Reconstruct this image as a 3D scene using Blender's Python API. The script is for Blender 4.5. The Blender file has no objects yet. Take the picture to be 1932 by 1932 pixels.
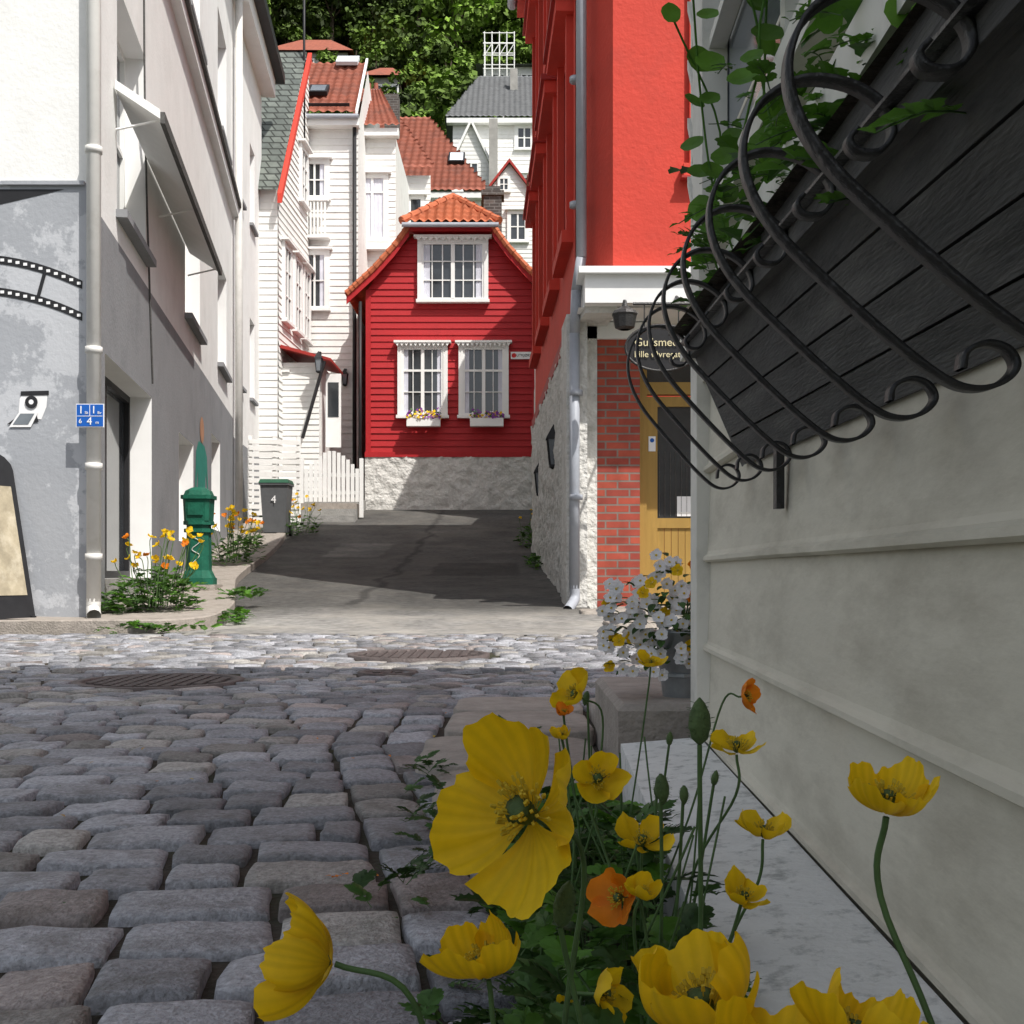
import bpy, math, random
import numpy as np
from mathutils import Vector, Matrix, noise
R=random.Random(7)
scene=bpy.context.scene
scene.view_settings.view_transform='Standard'
scene.view_settings.look='None'
scene.view_settings.exposure=0
V=Vector
# ---------------------------------------------------------------- materials
MATS={}
def mat(name,col,rough=.8,var=.15,scale=6,bump=0,bscale=40,spec=.3,metal=0,attr=False,trans=0,dirt=None,dscale=2,damt=.5,stretch=None,bdist=.02,dlo=.5,dhi=.72):
    m=bpy.data.materials.new(name); m.use_nodes=True; nt=m.node_tree; N=nt.nodes; L=nt.links
    bs=N['Principled BSDF']; out=N['Material Output']
    tc=N.new('ShaderNodeTexCoord'); mp=N.new('ShaderNodeMapping'); L.new(tc.outputs['Object'],mp.inputs[0])
    if stretch: mp.inputs['Scale'].default_value=stretch
    no=N.new('ShaderNodeTexNoise'); no.inputs['Scale'].default_value=scale; no.inputs['Detail'].default_value=8; no.inputs['Roughness'].default_value=.65
    L.new(mp.outputs[0],no.inputs['Vector'])
    mr=N.new('ShaderNodeMapRange'); mr.inputs[1].default_value=.3; mr.inputs[2].default_value=.7; L.new(no.outputs[0],mr.inputs[0])
    mx=N.new('ShaderNodeMix'); mx.data_type='RGBA'
    mx.inputs[6].default_value=[c*(1-var) for c in col]+[1]; mx.inputs[7].default_value=[min(1,c*(1+var)) for c in col]+[1]
    L.new(mr.outputs[0],mx.inputs[0]); cur=mx.outputs[2]
    if dirt:
        n2=N.new('ShaderNodeTexNoise'); n2.inputs['Scale'].default_value=dscale; n2.inputs['Detail'].default_value=10; n2.inputs['Roughness'].default_value=.7
        L.new(mp.outputs[0],n2.inputs['Vector'])
        m2=N.new('ShaderNodeMapRange'); m2.inputs[1].default_value=dlo; m2.inputs[2].default_value=dhi; m2.inputs[4].default_value=damt; L.new(n2.outputs[0],m2.inputs[0])
        x2=N.new('ShaderNodeMix'); x2.data_type='RGBA'; L.new(m2.outputs[0],x2.inputs[0]); L.new(cur,x2.inputs[6]); x2.inputs[7].default_value=list(dirt)+[1]; cur=x2.outputs[2]
    if attr:
        at=N.new('ShaderNodeAttribute'); at.attribute_name='Col'
        x3=N.new('ShaderNodeMix'); x3.data_type='RGBA'; x3.blend_type='MULTIPLY'; x3.inputs[0].default_value=1
        L.new(cur,x3.inputs[6]); L.new(at.outputs['Color'],x3.inputs[7]); cur=x3.outputs[2]
    L.new(cur,bs.inputs['Base Color'])
    bs.inputs['Roughness'].default_value=rough; bs.inputs['Metallic'].default_value=metal
    bs.inputs['Specular IOR Level'].default_value=spec
    if bump:
        n3=N.new('ShaderNodeTexNoise'); n3.inputs['Scale'].default_value=bscale; n3.inputs['Detail'].default_value=6; L.new(mp.outputs[0],n3.inputs['Vector'])
        b=N.new('ShaderNodeBump'); b.inputs['Strength'].default_value=bump; b.inputs['Distance'].default_value=bdist
        L.new(n3.outputs[0],b.inputs['Height']); L.new(b.outputs[0],bs.inputs['Normal'])
    if trans:
        tr=N.new('ShaderNodeBsdfTranslucent'); L.new(cur,tr.inputs[0]); ms=N.new('ShaderNodeMixShader'); ms.inputs[0].default_value=trans
        L.new(bs.outputs[0],ms.inputs[1]); L.new(tr.outputs[0],ms.inputs[2]); L.new(ms.outputs[0],out.inputs[0])
    MATS[name]=m; return m
def brick(name,c1,c2,mortar,w,h,ms=.01,bump=.5,off=.5,rough=.85):
    m=mat(name,c1,rough); nt=m.node_tree;N=nt.nodes;L=nt.links;bs=N['Principled BSDF']
    tc=N.new('ShaderNodeTexCoord'); sp=N.new('ShaderNodeSeparateXYZ'); L.new(tc.outputs['Object'],sp.inputs[0])
    ad=N.new('ShaderNodeMath'); L.new(sp.outputs[0],ad.inputs[0]); L.new(sp.outputs[1],ad.inputs[1])
    cb=N.new('ShaderNodeCombineXYZ'); L.new(ad.outputs[0],cb.inputs[0]); L.new(sp.outputs[2],cb.inputs[1])
    br=N.new('ShaderNodeTexBrick'); br.offset=off
    br.inputs['Color1'].default_value=list(c1)+[1]; br.inputs['Color2'].default_value=list(c2)+[1]; br.inputs['Mortar'].default_value=list(mortar)+[1]
    br.inputs['Scale'].default_value=1; br.inputs['Brick Width'].default_value=w; br.inputs['Row Height'].default_value=h; br.inputs['Mortar Size'].default_value=ms; br.inputs['Bias'].default_value=0
    L.new(cb.outputs[0],br.inputs['Vector'])
    no=N.new('ShaderNodeTexNoise'); no.inputs['Scale'].default_value=7; no.inputs['Detail'].default_value=8; L.new(tc.outputs['Object'],no.inputs['Vector'])
    mr=N.new('ShaderNodeMapRange'); mr.inputs[3].default_value=.55; mr.inputs[4].default_value=1.35; L.new(no.outputs[0],mr.inputs[0])
    mx=N.new('ShaderNodeMix'); mx.data_type='RGBA'; mx.blend_type='MULTIPLY'; mx.inputs[0].default_value=1; L.new(br.outputs[0],mx.inputs[6]); L.new(mr.outputs[0],mx.inputs[7])
    L.new(mx.outputs[2],bs.inputs['Base Color'])
    iv=N.new('ShaderNodeMath'); iv.operation='SUBTRACT'; iv.inputs[0].default_value=1; L.new(br.outputs['Fac'],iv.inputs[1])
    b=N.new('ShaderNodeBump'); b.inputs['Strength'].default_value=bump; b.inputs['Distance'].default_value=.015; L.new(iv.outputs[0],b.inputs['Height']); L.new(b.outputs[0],bs.inputs['Normal'])
    return m
mat('white_plaster',(.78,.78,.76),.9,.05,2,.2,30,dirt=(.58,.57,.54),dscale=1.3,damt=.4)
mat('reveal_white',(.80,.80,.79),.8,.04,3)
mat('grey_plaster',(.235,.24,.25),.9,.08,1.5,.25,30,dirt=(.16,.165,.175),dscale=1.1,damt=.75)
mat('mural_grey',(.33,.345,.37),.9,.05,1.2,.2,30,dirt=(.46,.475,.50),dscale=1.5,damt=1,dlo=.49,dhi=.52)
mat('white_boards',(.76,.755,.73),.7,.06,3,.15,60,dirt=(.5,.48,.44),dscale=2.5,damt=.35)
mat('house_trim',(.8,.8,.78),.6,.04,5)
mat('near_boards',(.66,.62,.51),.6,.08,5,.5,55,dirt=(.36,.325,.25),dscale=6,damt=.75,stretch=(1,.35,1.2),bdist=.003,dlo=.46,dhi=.72)
mat('near_trim',(.72,.70,.63),.6,.06,4,.2,60,dirt=(.38,.37,.33),dscale=7,damt=.5,bdist=.002)
mat('ledge_paint',(.68,.68,.66),.8,.08,12,.7,90,dirt=(.30,.31,.30),dscale=26,damt=.8,bdist=.004,dlo=.52,dhi=.66)
mat('house_red',(.40,.016,.02),.55,.12,3,.2,60,dirt=(.27,.011,.013),dscale=3,damt=.6)
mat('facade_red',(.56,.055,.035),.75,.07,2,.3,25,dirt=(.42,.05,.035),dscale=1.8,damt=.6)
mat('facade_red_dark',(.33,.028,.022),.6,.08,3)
mat('rough_white_stone',(.62,.61,.58),.95,.12,5,.9,14,dirt=(.32,.31,.28),dscale=3.5,damt=.7,bdist=.05)
mat('grey_stone',(.30,.295,.28),.9,.2,6,.5,30,dirt=(.16,.16,.14),dscale=3,damt=.6)
mat('granite_kerb',(.32,.285,.25),.9,.2,14,.5,70,dirt=(.18,.165,.13),dscale=4,damt=.6)
mat('sett_stone',(.255,.258,.268),.62,.45,90,.8,170,attr=True,spec=.4,dirt=(.10,.098,.09),dscale=11,damt=.75,bdist=.008,dlo=.48,dhi=.68)
mat('joint_dirt',(.05,.042,.032),.95,.35,20,.6,80,dirt=(.035,.05,.018),dscale=3,damt=.8)
mat('soil',(.05,.04,.028),.95,.4,25,.8,60)
mat('asphalt',(.075,.075,.074),.9,.4,11,.8,160,attr=True,dirt=(.135,.13,.12),dscale=1.2,damt=.75,bdist=.01,dlo=.45,dhi=.7)
mat('iron_manhole',(.12,.10,.095),.6,.3,20,.4,80,metal=.3)
mat('terrain_grass',(.04,.065,.016),.95,.5,3,.5,10)
mat('glass_dark',(.035,.04,.045),.06,.3,2,spec=.8)
mat('glass_pale',(.16,.18,.20),.08,.4,1.5,spec=.8)
mat('curtain',(.62,.63,.70),.9,.12,4)
mat('black_iron',(.025,.024,.024),.45,.35,30,.3,90,spec=.5)
mat('box_wood',(.085,.083,.08),.8,.35,8,.8,60,stretch=(6,.6,6),dirt=(.18,.175,.16),dscale=5,damt=.6,bdist=.003)
mat('black_paint',(.02,.02,.022),.5,.2,10)
mat('green_iron',(.012,.105,.065),.45,.25,8,.2,40,dirt=(.006,.045,.028),dscale=6,damt=.6)
mat('bin_grey',(.11,.115,.12),.55,.1,8)
mat('bin_lid',(.02,.09,.05),.5,.1,8)
mat('pipe_white',(.66,.65,.62),.5,.06,6,dirt=(.42,.4,.36),dscale=5,damt=.4)
mat('pipe_grey',(.34,.36,.40),.45,.08,6,dirt=(.2,.2,.22),dscale=4,damt=.4)
mat('zinc',(.30,.32,.33),.4,.25,12,metal=.7)
mat('blue_sign',(.01,.10,.42),.4,.05,5)
mat('sign_white',(.8,.8,.8),.5,.03,5)
mat('sign_cream',(.62,.55,.34),.6,.1,9)
mat('poster_tan',(.36,.31,.22),.6,.3,7,dirt=(.60,.54,.42),dscale=6,damt=.8)
mat('sign_red',(.55,.02,.02),.5,.03,5)
mat('door_ochre',(.36,.225,.06),.5,.14,6,.1,60,dirt=(.24,.14,.04),dscale=3,damt=.5,stretch=(4,4,.5))
mat('skin_paint',(.42,.22,.13),.8)
mat('teal_paint',(.02,.22,.17),.8)
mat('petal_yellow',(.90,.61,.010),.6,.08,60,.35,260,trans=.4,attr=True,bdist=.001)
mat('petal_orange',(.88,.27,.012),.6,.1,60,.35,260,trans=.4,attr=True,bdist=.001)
mat('petal_white',(.85,.85,.86),.7,.04,60,trans=.3)
mat('petal_purple',(.25,.06,.35),.7,.2,60,trans=.3)
mat('stamen',(.55,.40,.03),.8,.2,80)
mat('stem_green',(.07,.13,.04),.6,.25,40)
mat('bud_green',(.075,.12,.04),.7,.3,90,.7,300,bdist=.002)
mat('leaf_green',(.055,.125,.028),.55,.35,20,trans=.3,attr=True)
mat('leaf_bright',(.09,.22,.025),.5,.3,20,trans=.4,attr=True)
mat('tree_leaf',(.095,.165,.028),.7,.3,.3,attr=True)
mat('bark',(.09,.07,.05),.9,.3,4)
mat('tile_orange',(.48,.135,.06),.75,.3,5,.3,30,dirt=(.2,.07,.04),dscale=2.5,damt=.8)
mat('tile_red',(.30,.095,.06),.75,.25,4,.3,30,dirt=(.14,.068,.055),dscale=1.2,damt=.8)
mat('tile_grey',(.16,.165,.17),.8,.2,3)
mat('skylight_white',(.7,.74,.78),.3,.1,2)
mat('chimney_grey',(.33,.32,.30),.9,.2,3)
brick('brick_wall',(.42,.085,.05),(.28,.055,.04),(.22,.17,.145),.235,.078,.009,.8)
brick('chimney_brick',(.11,.09,.08),(.07,.06,.055),(.16,.15,.14),.24,.08,.012)
brick('slate_scales',(.17,.19,.17),(.11,.125,.115),(.045,.05,.045),.26,.19,.02,1)
# ---------------------------------------------------------------- mesh builder
class G:
    def __init__(s,name):
        s.e=bpy.data.objects.new(name,None); scene.collection.objects.link(s.e); s.P={}; s.M=Matrix.Identity(4); s.texts=[]
    def frame(s,o,d):  # facade frame, x along wall, y into wall, z up
        d=V(d).normalized(); n=V((0,0,1)).cross(d)
        s.M=Matrix(((d.x,n.x,0,o[0]),(d.y,n.y,0,o[1]),(0,0,1,o[2]),(0,0,0,1)))
        return s
    def world(s): s.M=Matrix.Identity(4); return s
    def part(s,p,m):
        k=(p,m)
        if k not in s.P: s.P[k]=([],[],[])
        return s.P[k]
    def add(s,p,m,vs,fs,col=None):
        VV,FF,CC=s.part(p,m); b=len(VV)
        VV.extend([tuple(s.M@V(v)) for v in vs]); FF.extend([tuple(i+b for i in f) for f in fs])
        if col is not None: CC.extend([col]*len(vs) if not isinstance(col,list) else col)
        else: CC.extend([(1,1,1)]*len(vs))
    def box(s,p,m,x0,x1,y0,y1,z0,z1):
        vs=[(x,y,z) for z in(z0,z1) for y in(y0,y1) for x in(x0,x1)]
        s.add(p,m,vs,[(0,2,3,1),(4,5,7,6),(0,1,5,4),(2,6,7,3),(0,4,6,2),(1,3,7,5)])
    def poly(s,p,m,pts): s.add(p,m,pts,[tuple(range(len(pts)))])
    def prism(s,p,m,pts,ext):
        n=len(pts); e=V(ext); vs=[V(q) for q in pts]+[V(q)+e for q in pts]
        s.add(p,m,vs,[tuple(range(n-1,-1,-1)),tuple(range(n,2*n))]+[(i,(i+1)%n,n+(i+1)%n,n+i) for i in range(n)])
    def cyl(s,p,m,a,b,r0,r1=None,n=12,cap=True):
        if r1 is None:r1=r0
        a=V(a);b=V(b);d=(b-a).normalized(); u=d.orthogonal().normalized(); w=d.cross(u)
        vs=[];fs=[]
        for c,r in((a,r0),(b,r1)):
            for i in range(n):
                t=2*math.pi*i/n+math.pi/n; vs.append(c+(u*math.cos(t)+w*math.sin(t))*r)
        fs=[(i,(i+1)%n,n+(i+1)%n,n+i) for i in range(n)]
        if cap: fs+=[tuple(range(n-1,-1,-1)),tuple(range(n,2*n))]
        s.add(p,m,vs,fs)
    def lathe(s,p,m,c,prof,n=16):
        vs=[];fs=[]
        for r,z in prof:
            for i in range(n):
                t=2*math.pi*(i+.5)/n; vs.append((c[0]+r*math.cos(t),c[1]+r*math.sin(t),c[2]+z))
        for j in range(len(prof)-1):
            for i in range(n): fs.append((j*n+i,j*n+(i+1)%n,(j+1)*n+(i+1)%n,(j+1)*n+i))
        fs.append(tuple(range((len(prof)-1)*n,len(prof)*n)))
        s.add(p,m,vs,fs)
    def tube(s,p,m,pts,r,n=6,sub=6,r1=None):
        P=spline([V(q) for q in pts],sub); k=len(P); vs=[];fs=[]
        u=None
        for i,q in enumerate(P):
            d=(P[min(i+1,k-1)]-P[max(i-1,0)]).normalized()
            if u is None: u=d.orthogonal().normalized()
            u=(u-d*u.dot(d)).normalized(); w=d.cross(u); rr=r+((r1 if r1 is not None else r)-r)*i/(k-1)
            for a in range(n):
                t=2*math.pi*a/n; vs.append(q+(u*math.cos(t)+w*math.sin(t))*rr)
        for i in range(k-1):
            for a in range(n): fs.append((i*n+a,i*n+(a+1)%n,(i+1)*n+(a+1)%n,(i+1)*n+a))
        s.add(p,m,vs,fs)
    def wall(s,p,m,x0,x1,z0,z1,holes=(),depth=.25,rm='reveal_white',split=None):
        xs=sorted({x0,x1,*[h[0] for h in holes],*[h[1] for h in holes]}); zs={z0,z1,*[h[2] for h in holes],*[h[3] for h in holes]}
        if split: zs.add(split[0])
        zs=sorted(zs)
        for i in range(len(xs)-1):
            for j in range(len(zs)-1):
                cx=(xs[i]+xs[i+1])/2; cz=(zs[j]+zs[j+1])/2
                if any(h[0]<cx<h[1] and h[2]<cz<h[3] for h in holes): continue
                mm=split[1] if split and cz<split[0] else m
                s.poly(p,mm,[(xs[i],0,zs[j]),(xs[i+1],0,zs[j]),(xs[i+1],0,zs[j+1]),(xs[i],0,zs[j+1])])
        for h in holes:
            a,b,c,d=h; D=depth
            for q in([(a,0,c),(a,D,c),(a,D,d),(a,0,d)],[(b,D,c),(b,0,c),(b,0,d),(b,D,d)],[(a,0,d),(a,D,d),(b,D,d),(b,0,d)],[(a,D,c),(a,0,c),(b,0,c),(b,D,c)]):
                s.poly('reveals',rm,q)
    def window(s,x0,x1,z0,z1,y,cols=2,rows=2,fr=.05,mu=.025,fm='house_trim',gm='glass_dark',curt=0,rowsplit=None):
        s.poly('window_glass',gm,[(x0,y+.03,z0),(x1,y+.03,z0),(x1,y+.03,z1),(x0,y+.03,z1)])
        s.box('window_frame',fm,x0,x0+fr,y-.02,y+.028,z0,z1); s.box('window_frame',fm,x1-fr,x1,y-.02,y+.028,z0,z1)
        s.box('window_frame',fm,x0+fr,x1-fr,y-.021,y+.028,z0,z0+fr); s.box('window_frame',fm,x0+fr,x1-fr,y-.021,y+.028,z1-fr,z1)
        for i in range(1,cols):
            x=x0+(x1-x0)*i/cols; ww=mu*(1.6 if cols%2==0 and i==cols//2 else 1)
            s.box('window_bars',fm,x-ww/2,x+ww/2,y-.01,y+.026,z0+fr,z1-fr)
        zz=[z0+(z1-z0)*j/rows for j in range(1,rows)] if rowsplit is None else [z0+(z1-z0)*f for f in rowsplit]
        for z in zz: s.box('window_bars',fm,x0+fr,x1-fr,y-.007,y+.024,z-mu/2,z+mu/2)
        if curt:
            w=(x1-x0)
            for a,b in((x0+fr,x0+fr+w*curt),(x1-fr-w*curt,x1-fr)):
                n=8; vs=[];fs=[]
                for i in range(n+1):
                    xx=a+(b-a)*i/n; yy=y+.022+.005*math.sin(i*2.3)
                    vs+= [(xx,yy,z0+fr),(xx,yy,z1-fr)]
                for i in range(n): fs.append((2*i,2*i+2,2*i+3,2*i+1))
                s.add('curtains','curtain',vs,fs)
    def casing(s,x0,x1,z0,z1,m='house_trim',w=.09,d=.06,hood=.14,scal=False):
        s.box('window_casing',m,x0-w,x0,-d,0,z0,z1); s.box('window_casing',m,x1,x1+w,-d,0,z0,z1)
        s.box('window_casing',m,x0-w-.03,x1+w+.03,-d-.05,0,z0-.07,z0); s.box('window_casing',m,x0-w,x1+w,-d+.002,0,z1,z1+w)
        if hood:
            s.box('window_hood',m,x0-w-.08,x1+w+.08,-d-.1,0,z1+w,z1+w+.05)
            if scal:
                n=12; W=(x1-x0+2*w+.1)/n
                for i in range(n):
                    a=x0-w-.05+i*W; s.prism('window_hood',m,[(a,-d-.08,z1+w),(a+W,-d-.08,z1+w),(a+W*.5,-d-.08,z1+w-.085)],(0,.02,0))
    def clap(s,p,m,x0f,x1f,z0,z1,step,lip=.02):
        z=z0
        while z<z1-1e-4:
            t=min(z+step,z1); a0,b0,a1,b1=x0f(z),x1f(z),x0f(t),x1f(t)
            jl=lip*(1+R.uniform(-.15,.15))
            s.add(p,m,[(a0,-jl,z),(b0,-jl,z),(b1,-.004,t),(a1,-.004,t),(a0,.0,z),(b0,.0,z)],[(0,1,2,3),(4,5,1,0)])
            z=t
    def tiles(s,p,m,A,B,C,D,cols,rows,amp=.03,step=.03,mask=None,ss=5):
        A,B,C,D=map(V,(A,B,C,D)); n=(B-A).cross(D-A).normalized()
        vs=[];fs=[]; W=cols*ss+1
        for j in range(rows):
            for (t,o) in((j/rows,step),((j+1)/rows,0)):
                for i in range(W):
                    q=i/(W-1); a=A.lerp(B,q); b=D.lerp(C,q); h=amp*(.5+.5*math.cos(2*math.pi*i/ss))
                    vs.append(a.lerp(b,t)+n*(h+o))
        for j in range(rows):
            for i in range(W-1):
                q=(i+.5)/(W-1)
                if mask and not mask(q,(j+.5)/rows): continue
                b=j*2*W; fs.append((b+i,b+i+1,b+W+i+1,b+W+i))
                if j<rows-1: fs.append((b+W+i,b+W+i+1,b+2*W+i+1,b+2*W+i))
        s.add(p,m,vs,fs)
    def text(s,name,body,size,loc,m,align='CENTER',rot=None,ext=.001):
        c=bpy.data.curves.new(name,'FONT'); c.body=body; c.size=size; c.align_x=align; c.align_y='CENTER'; c.extrude=ext
        o=bpy.data.objects.new(name,c); scene.collection.objects.link(o); o.data.materials.append(MATS[m])
        o.matrix_world=s.M@Matrix.Translation(loc)@(rot if rot is not None else Matrix.Rotation(math.pi/2,4,'X')); s.texts.append(o)
    def done(s):
        for (p,m),(VV,FF,CC) in s.P.items():
            me=bpy.data.meshes.new(p); me.from_pydata(VV,[],FF); me.materials.append(MATS[m])
            if any(c!=(1,1,1) for c in CC) or m in('sett_stone','asphalt','leaf_green','leaf_bright','tree_leaf','petal_yellow','petal_orange'):
                at=me.color_attributes.new('Col','FLOAT_COLOR','POINT'); a=np.ones((len(VV),4),dtype=np.float32); a[:,:3]=np.array(CC,dtype=np.float32); at.data.foreach_set('color',a.ravel())
            if p.startswith(('s_','petals','stem','bud','tiles','pipe','strap')): me.polygons.foreach_set('use_smooth',[True]*len(me.polygons))
            o=bpy.data.objects.new(p.replace('s_',''),me); scene.collection.objects.link(o); o.parent=s.e
        for o in s.texts:
            mw=o.matrix_world.copy(); o.parent=s.e; o.matrix_world=mw
        return s.e
def spline(P,sub):
    if len(P)<3:return P
    Q=[P[0]+(P[0]-P[1])]+P+[P[-1]+(P[-1]-P[-2])]; o=[]
    for i in range(1,len(Q)-2):
        a,b,c,d=Q[i-1:i+3]
        for k in range(sub):
            t=k/sub; o.append(.5*((2*b)+(c-a)*t+(2*a-5*b+4*c-d)*t*t+(3*b-a-3*c+d)*t**3))
    o.append(P[-1]); return o
def interp(x,T):
    if x<=T[0][0]:return T[0][1]
    for (a,b),(c,d) in zip(T,T[1:]):
        if x<=c: return b+(d-b)*(x-a)/(c-a)
    return T[-1][1]
PROF=[(-50,-.3),(0,0),(6,0),(8.6,.05),(9.3,.065),(12,.2),(15,.42),(18,.68),(21,1.02),(24,1.46),(28,2.0),(32,2.4),(40,6),(60,18.5),(90,37),(150,75),(260,130),(500,170)]
gz=lambda y:interp(y,PROF)
# ---------------------------------------------------------------- ground sheet
def grid(name,m,xs,ys,zf):
    vs=[(x,y,zf(x,y)) for y in ys for x in xs]; n=len(xs)
    fs=[(j*n+i,j*n+i+1,(j+1)*n+i+1,(j+1)*n+i) for j in range(len(ys)-1) for i in range(n-1)]
    me=bpy.data.meshes.new(name); me.from_pydata(vs,[],fs); me.materials.append(MATS[m]); me.polygons.foreach_set('use_smooth',[True]*len(fs))
    o=bpy.data.objects.new(name,me); scene.collection.objects.link(o); return o
xs=list(np.linspace(-300,-20,15))+list(np.linspace(-16,16,33))+list(np.linspace(20,300,15))
ys=list(np.linspace(-50,28,79))+list(np.linspace(30,60,16))+list(np.linspace(64,260,50))+list(np.linspace(280,500,12))
def tz(x,y):
    z=gz(y)-.05
    if y>62: z+=2.2*noise.noise(V((x*.03,y*.03,0)))*min(1,(y-62)/30)
    return z
grid('terrain_hillside','terrain_grass',xs,ys,tz)
grid('street_bed','joint_dirt',list(np.linspace(-14,6,101)),list(np.linspace(-3,8.7,80)),lambda x,y:gz(y)-.010+.006*noise.noise(V((x*3,y*3,0))))
# asphalt lane
def lx(y): return interp(y,[(8.6,-14),(8.61,-2.6),(11,-2.66),(14,-3.3),(20,-3.95),(24,-4.5),(28,-5.2)])
ays=list(np.arange(8.6,30,.14)); 
vs=[];fs=[];cc=[];NX=80
for y in ays:
    l=lx(max(y,8.62))-.25; r=.75 if y>10.9 else 4.5
    for i in range(NX+1):
        x=l+(r-l)*i/NX; n=noise.noise(V((x*.8,y*.5,3)))
        z=gz(y)+.012*n+.004*noise.noise(V((x*4,y*4,1)))
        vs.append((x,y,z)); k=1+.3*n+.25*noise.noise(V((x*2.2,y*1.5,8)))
        if y<11.4: k*=1+2.2*min(1,(11.4-y)/1.6)  # near stretch brightened in the vertex colour to look sunlit
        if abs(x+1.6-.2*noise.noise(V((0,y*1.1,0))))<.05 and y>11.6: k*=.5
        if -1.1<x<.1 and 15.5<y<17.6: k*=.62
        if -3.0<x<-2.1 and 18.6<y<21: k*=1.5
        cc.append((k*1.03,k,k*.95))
g=G('asphalt_lane'); fs=[(j*(NX+1)+i,j*(NX+1)+i+1,(j+1)*(NX+1)+i+1,(j+1)*(NX+1)+i) for j in range(len(ays)-1) for i in range(NX)]
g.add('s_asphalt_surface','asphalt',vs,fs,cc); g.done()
# ---------------------------------------------------------------- cobblestone street
MH=[(-1.62,5.44,.36),(-.55,6.95,.40),(-.62,5.9,.13)]
g=G('cobblestone_street')
def sett(cx,cy,w,d,ang,seg,hgt=.009):
    for mx,my,mr in MH:
        if math.hypot(cx-mx,cy-my)<mr+.04: return
    A=[-1,-.95,-.78,-.3,.3,.78,.95,1] if seg==7 else [-1,-.9,0,.9,1]
    jit=[(R.uniform(-.08,.08),R.uniform(-.08,.08)) for _ in range(4)]
    tz0=R.uniform(-.004,.004); tx=R.uniform(-.04,.04); ty=R.uniform(-.04,.04); ca,sa=math.cos(ang),math.sin(ang); sd=R.uniform(0,99)
    k=R.choice([.68,.85,.95,1.05,1.2,1.45])*R.uniform(.9,1.1); h=R.random()
    col=(k,k,k*1.03) if h<.74 else ((k*1.06,k,k*.90) if h<.93 else (k*1.08,k*.93,k*.85))
    vs=[];n=len(A); gzc=gz(cy)
    for b in A:
        for a in A:
            e=max(abs(a),abs(b))
            x=a*(1-.045*b**6); y=b*(1-.045*a**6)
            i=(0 if a<0 else 1)+(0 if b<0 else 2); wgt=abs(a*b)
            x+=jit[i][0]*wgt; y+=jit[i][1]*wgt
            if e>.8: x+=.03*noise.noise(V((a*2+sd,b*2,3))); y+=.03*noise.noise(V((a*2,b*2+sd,7)))
            z=hgt*(1-.55*a**6)*(1-.55*b**6)+.001
            if e==1: z=-.03
            elif e>.8: z-=.002
            lx_,ly_=x*w/2,y*d/2
            z+=tz0+(tx*lx_+ty*ly_)*(e<1)+(.007*noise.noise(V((lx_*20+sd,ly_*20,sd))) if e<1 else 0)
            vs.append((cx+lx_*ca-ly_*sa,cy+lx_*sa+ly_*ca,gzc+z))
    fs=[(j*n+i,j*n+i+1,(j+1)*n+i+1,(j+1)*n+i) for j in range(n-1) for i in range(n-1)]
    g.add('s_setts','sett_stone',vs,fs,col)
xb=lambda y: .2-.215*y if y<3.4 else -.53
y=.35
while y<4.7:
    dep=R.uniform(.135,.165); x=-(1.2+y*.9)-1.6+R.uniform(0,.2)
    while True:
        w=R.choice([.13,.15,.17,.19,.21,.23])*R.uniform(.92,1.06)
        off=.05*math.sin(x*1.3+y*.4)+.03*math.sin(x*3.1+y)
        lim=xb(y+off+dep/2)+.0 if y<4 else xb(y)+(y-4)*3.5
        rem=lim-x
        if rem<.07: break
        if rem<w+.08: w=rem if rem<.28 else rem/2
        xc=x+w/2; off=.05*math.sin(xc*1.3+y*.4)+.03*math.sin(xc*3.1+y)
        sl=.065*math.cos(xc*1.3+y*.4)+.093*math.cos(xc*3.1+y)
        sett(xc,y+dep/2+off+R.uniform(-.005,.005),w-.005,dep-.004,math.atan(sl)*.9,7); x+=w
    y+=dep
y=4.74
def farc(x): 
    q=((x/1.15)%1)-.5; return -.30*(abs(q)*2)**2, -.30*8*q/1.15*.85
while y<8.95:
    dep=R.uniform(.105,.13); x=-8.2
    while x<4.6:
        w=R.uniform(.11,.18); o,sl=farc(x+w/2+.25*math.floor(y/3))
        cy=y+o+.1
        if 4.68<cy<8.62 and (x<.6 or cy>3.8): sett(x+w/2,cy,(w-.008)*math.hypot(1,sl)*.98,(dep-.006)/math.hypot(1,sl*.6),math.atan(sl),5,.008)
        x+=w
    y+=dep
for r in range(2):
    y=.3
    while y<4.7:
        w=R.uniform(.17,.25); cx=xb(y+w/2)+.078+r*.145
        if not (r==1 and y<1.2): sett(cx+R.uniform(-.006,.006),y+w/2,w-.007,.138,math.pi/2+(math.atan(.215) if y<3.4 else 0),7)
        y+=w
g.done()
for mx,my,mr in MH:
    g=G('manhole_cover'); z=gz(my)
    g.lathe('s_frame','iron_manhole',(mx,my,z),[(mr+.02,-.03),(mr+.02,.008),(mr-.02,.008),(mr-.02,.0),(.001,.0)],40)
    s=.055
    n=int(mr/s)
    for i in range(-n,n+1):
        for j in range(-n,n+1):
            x=i*s;yy=j*s
            if math.hypot(x,yy)<mr-.06: g.box('studs','iron_manhole',mx+x-.019,mx+x+.019,my+yy-.019,my+yy+.019,z,z+.009)
    g.done()
g=G('stone_pavement')
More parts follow.
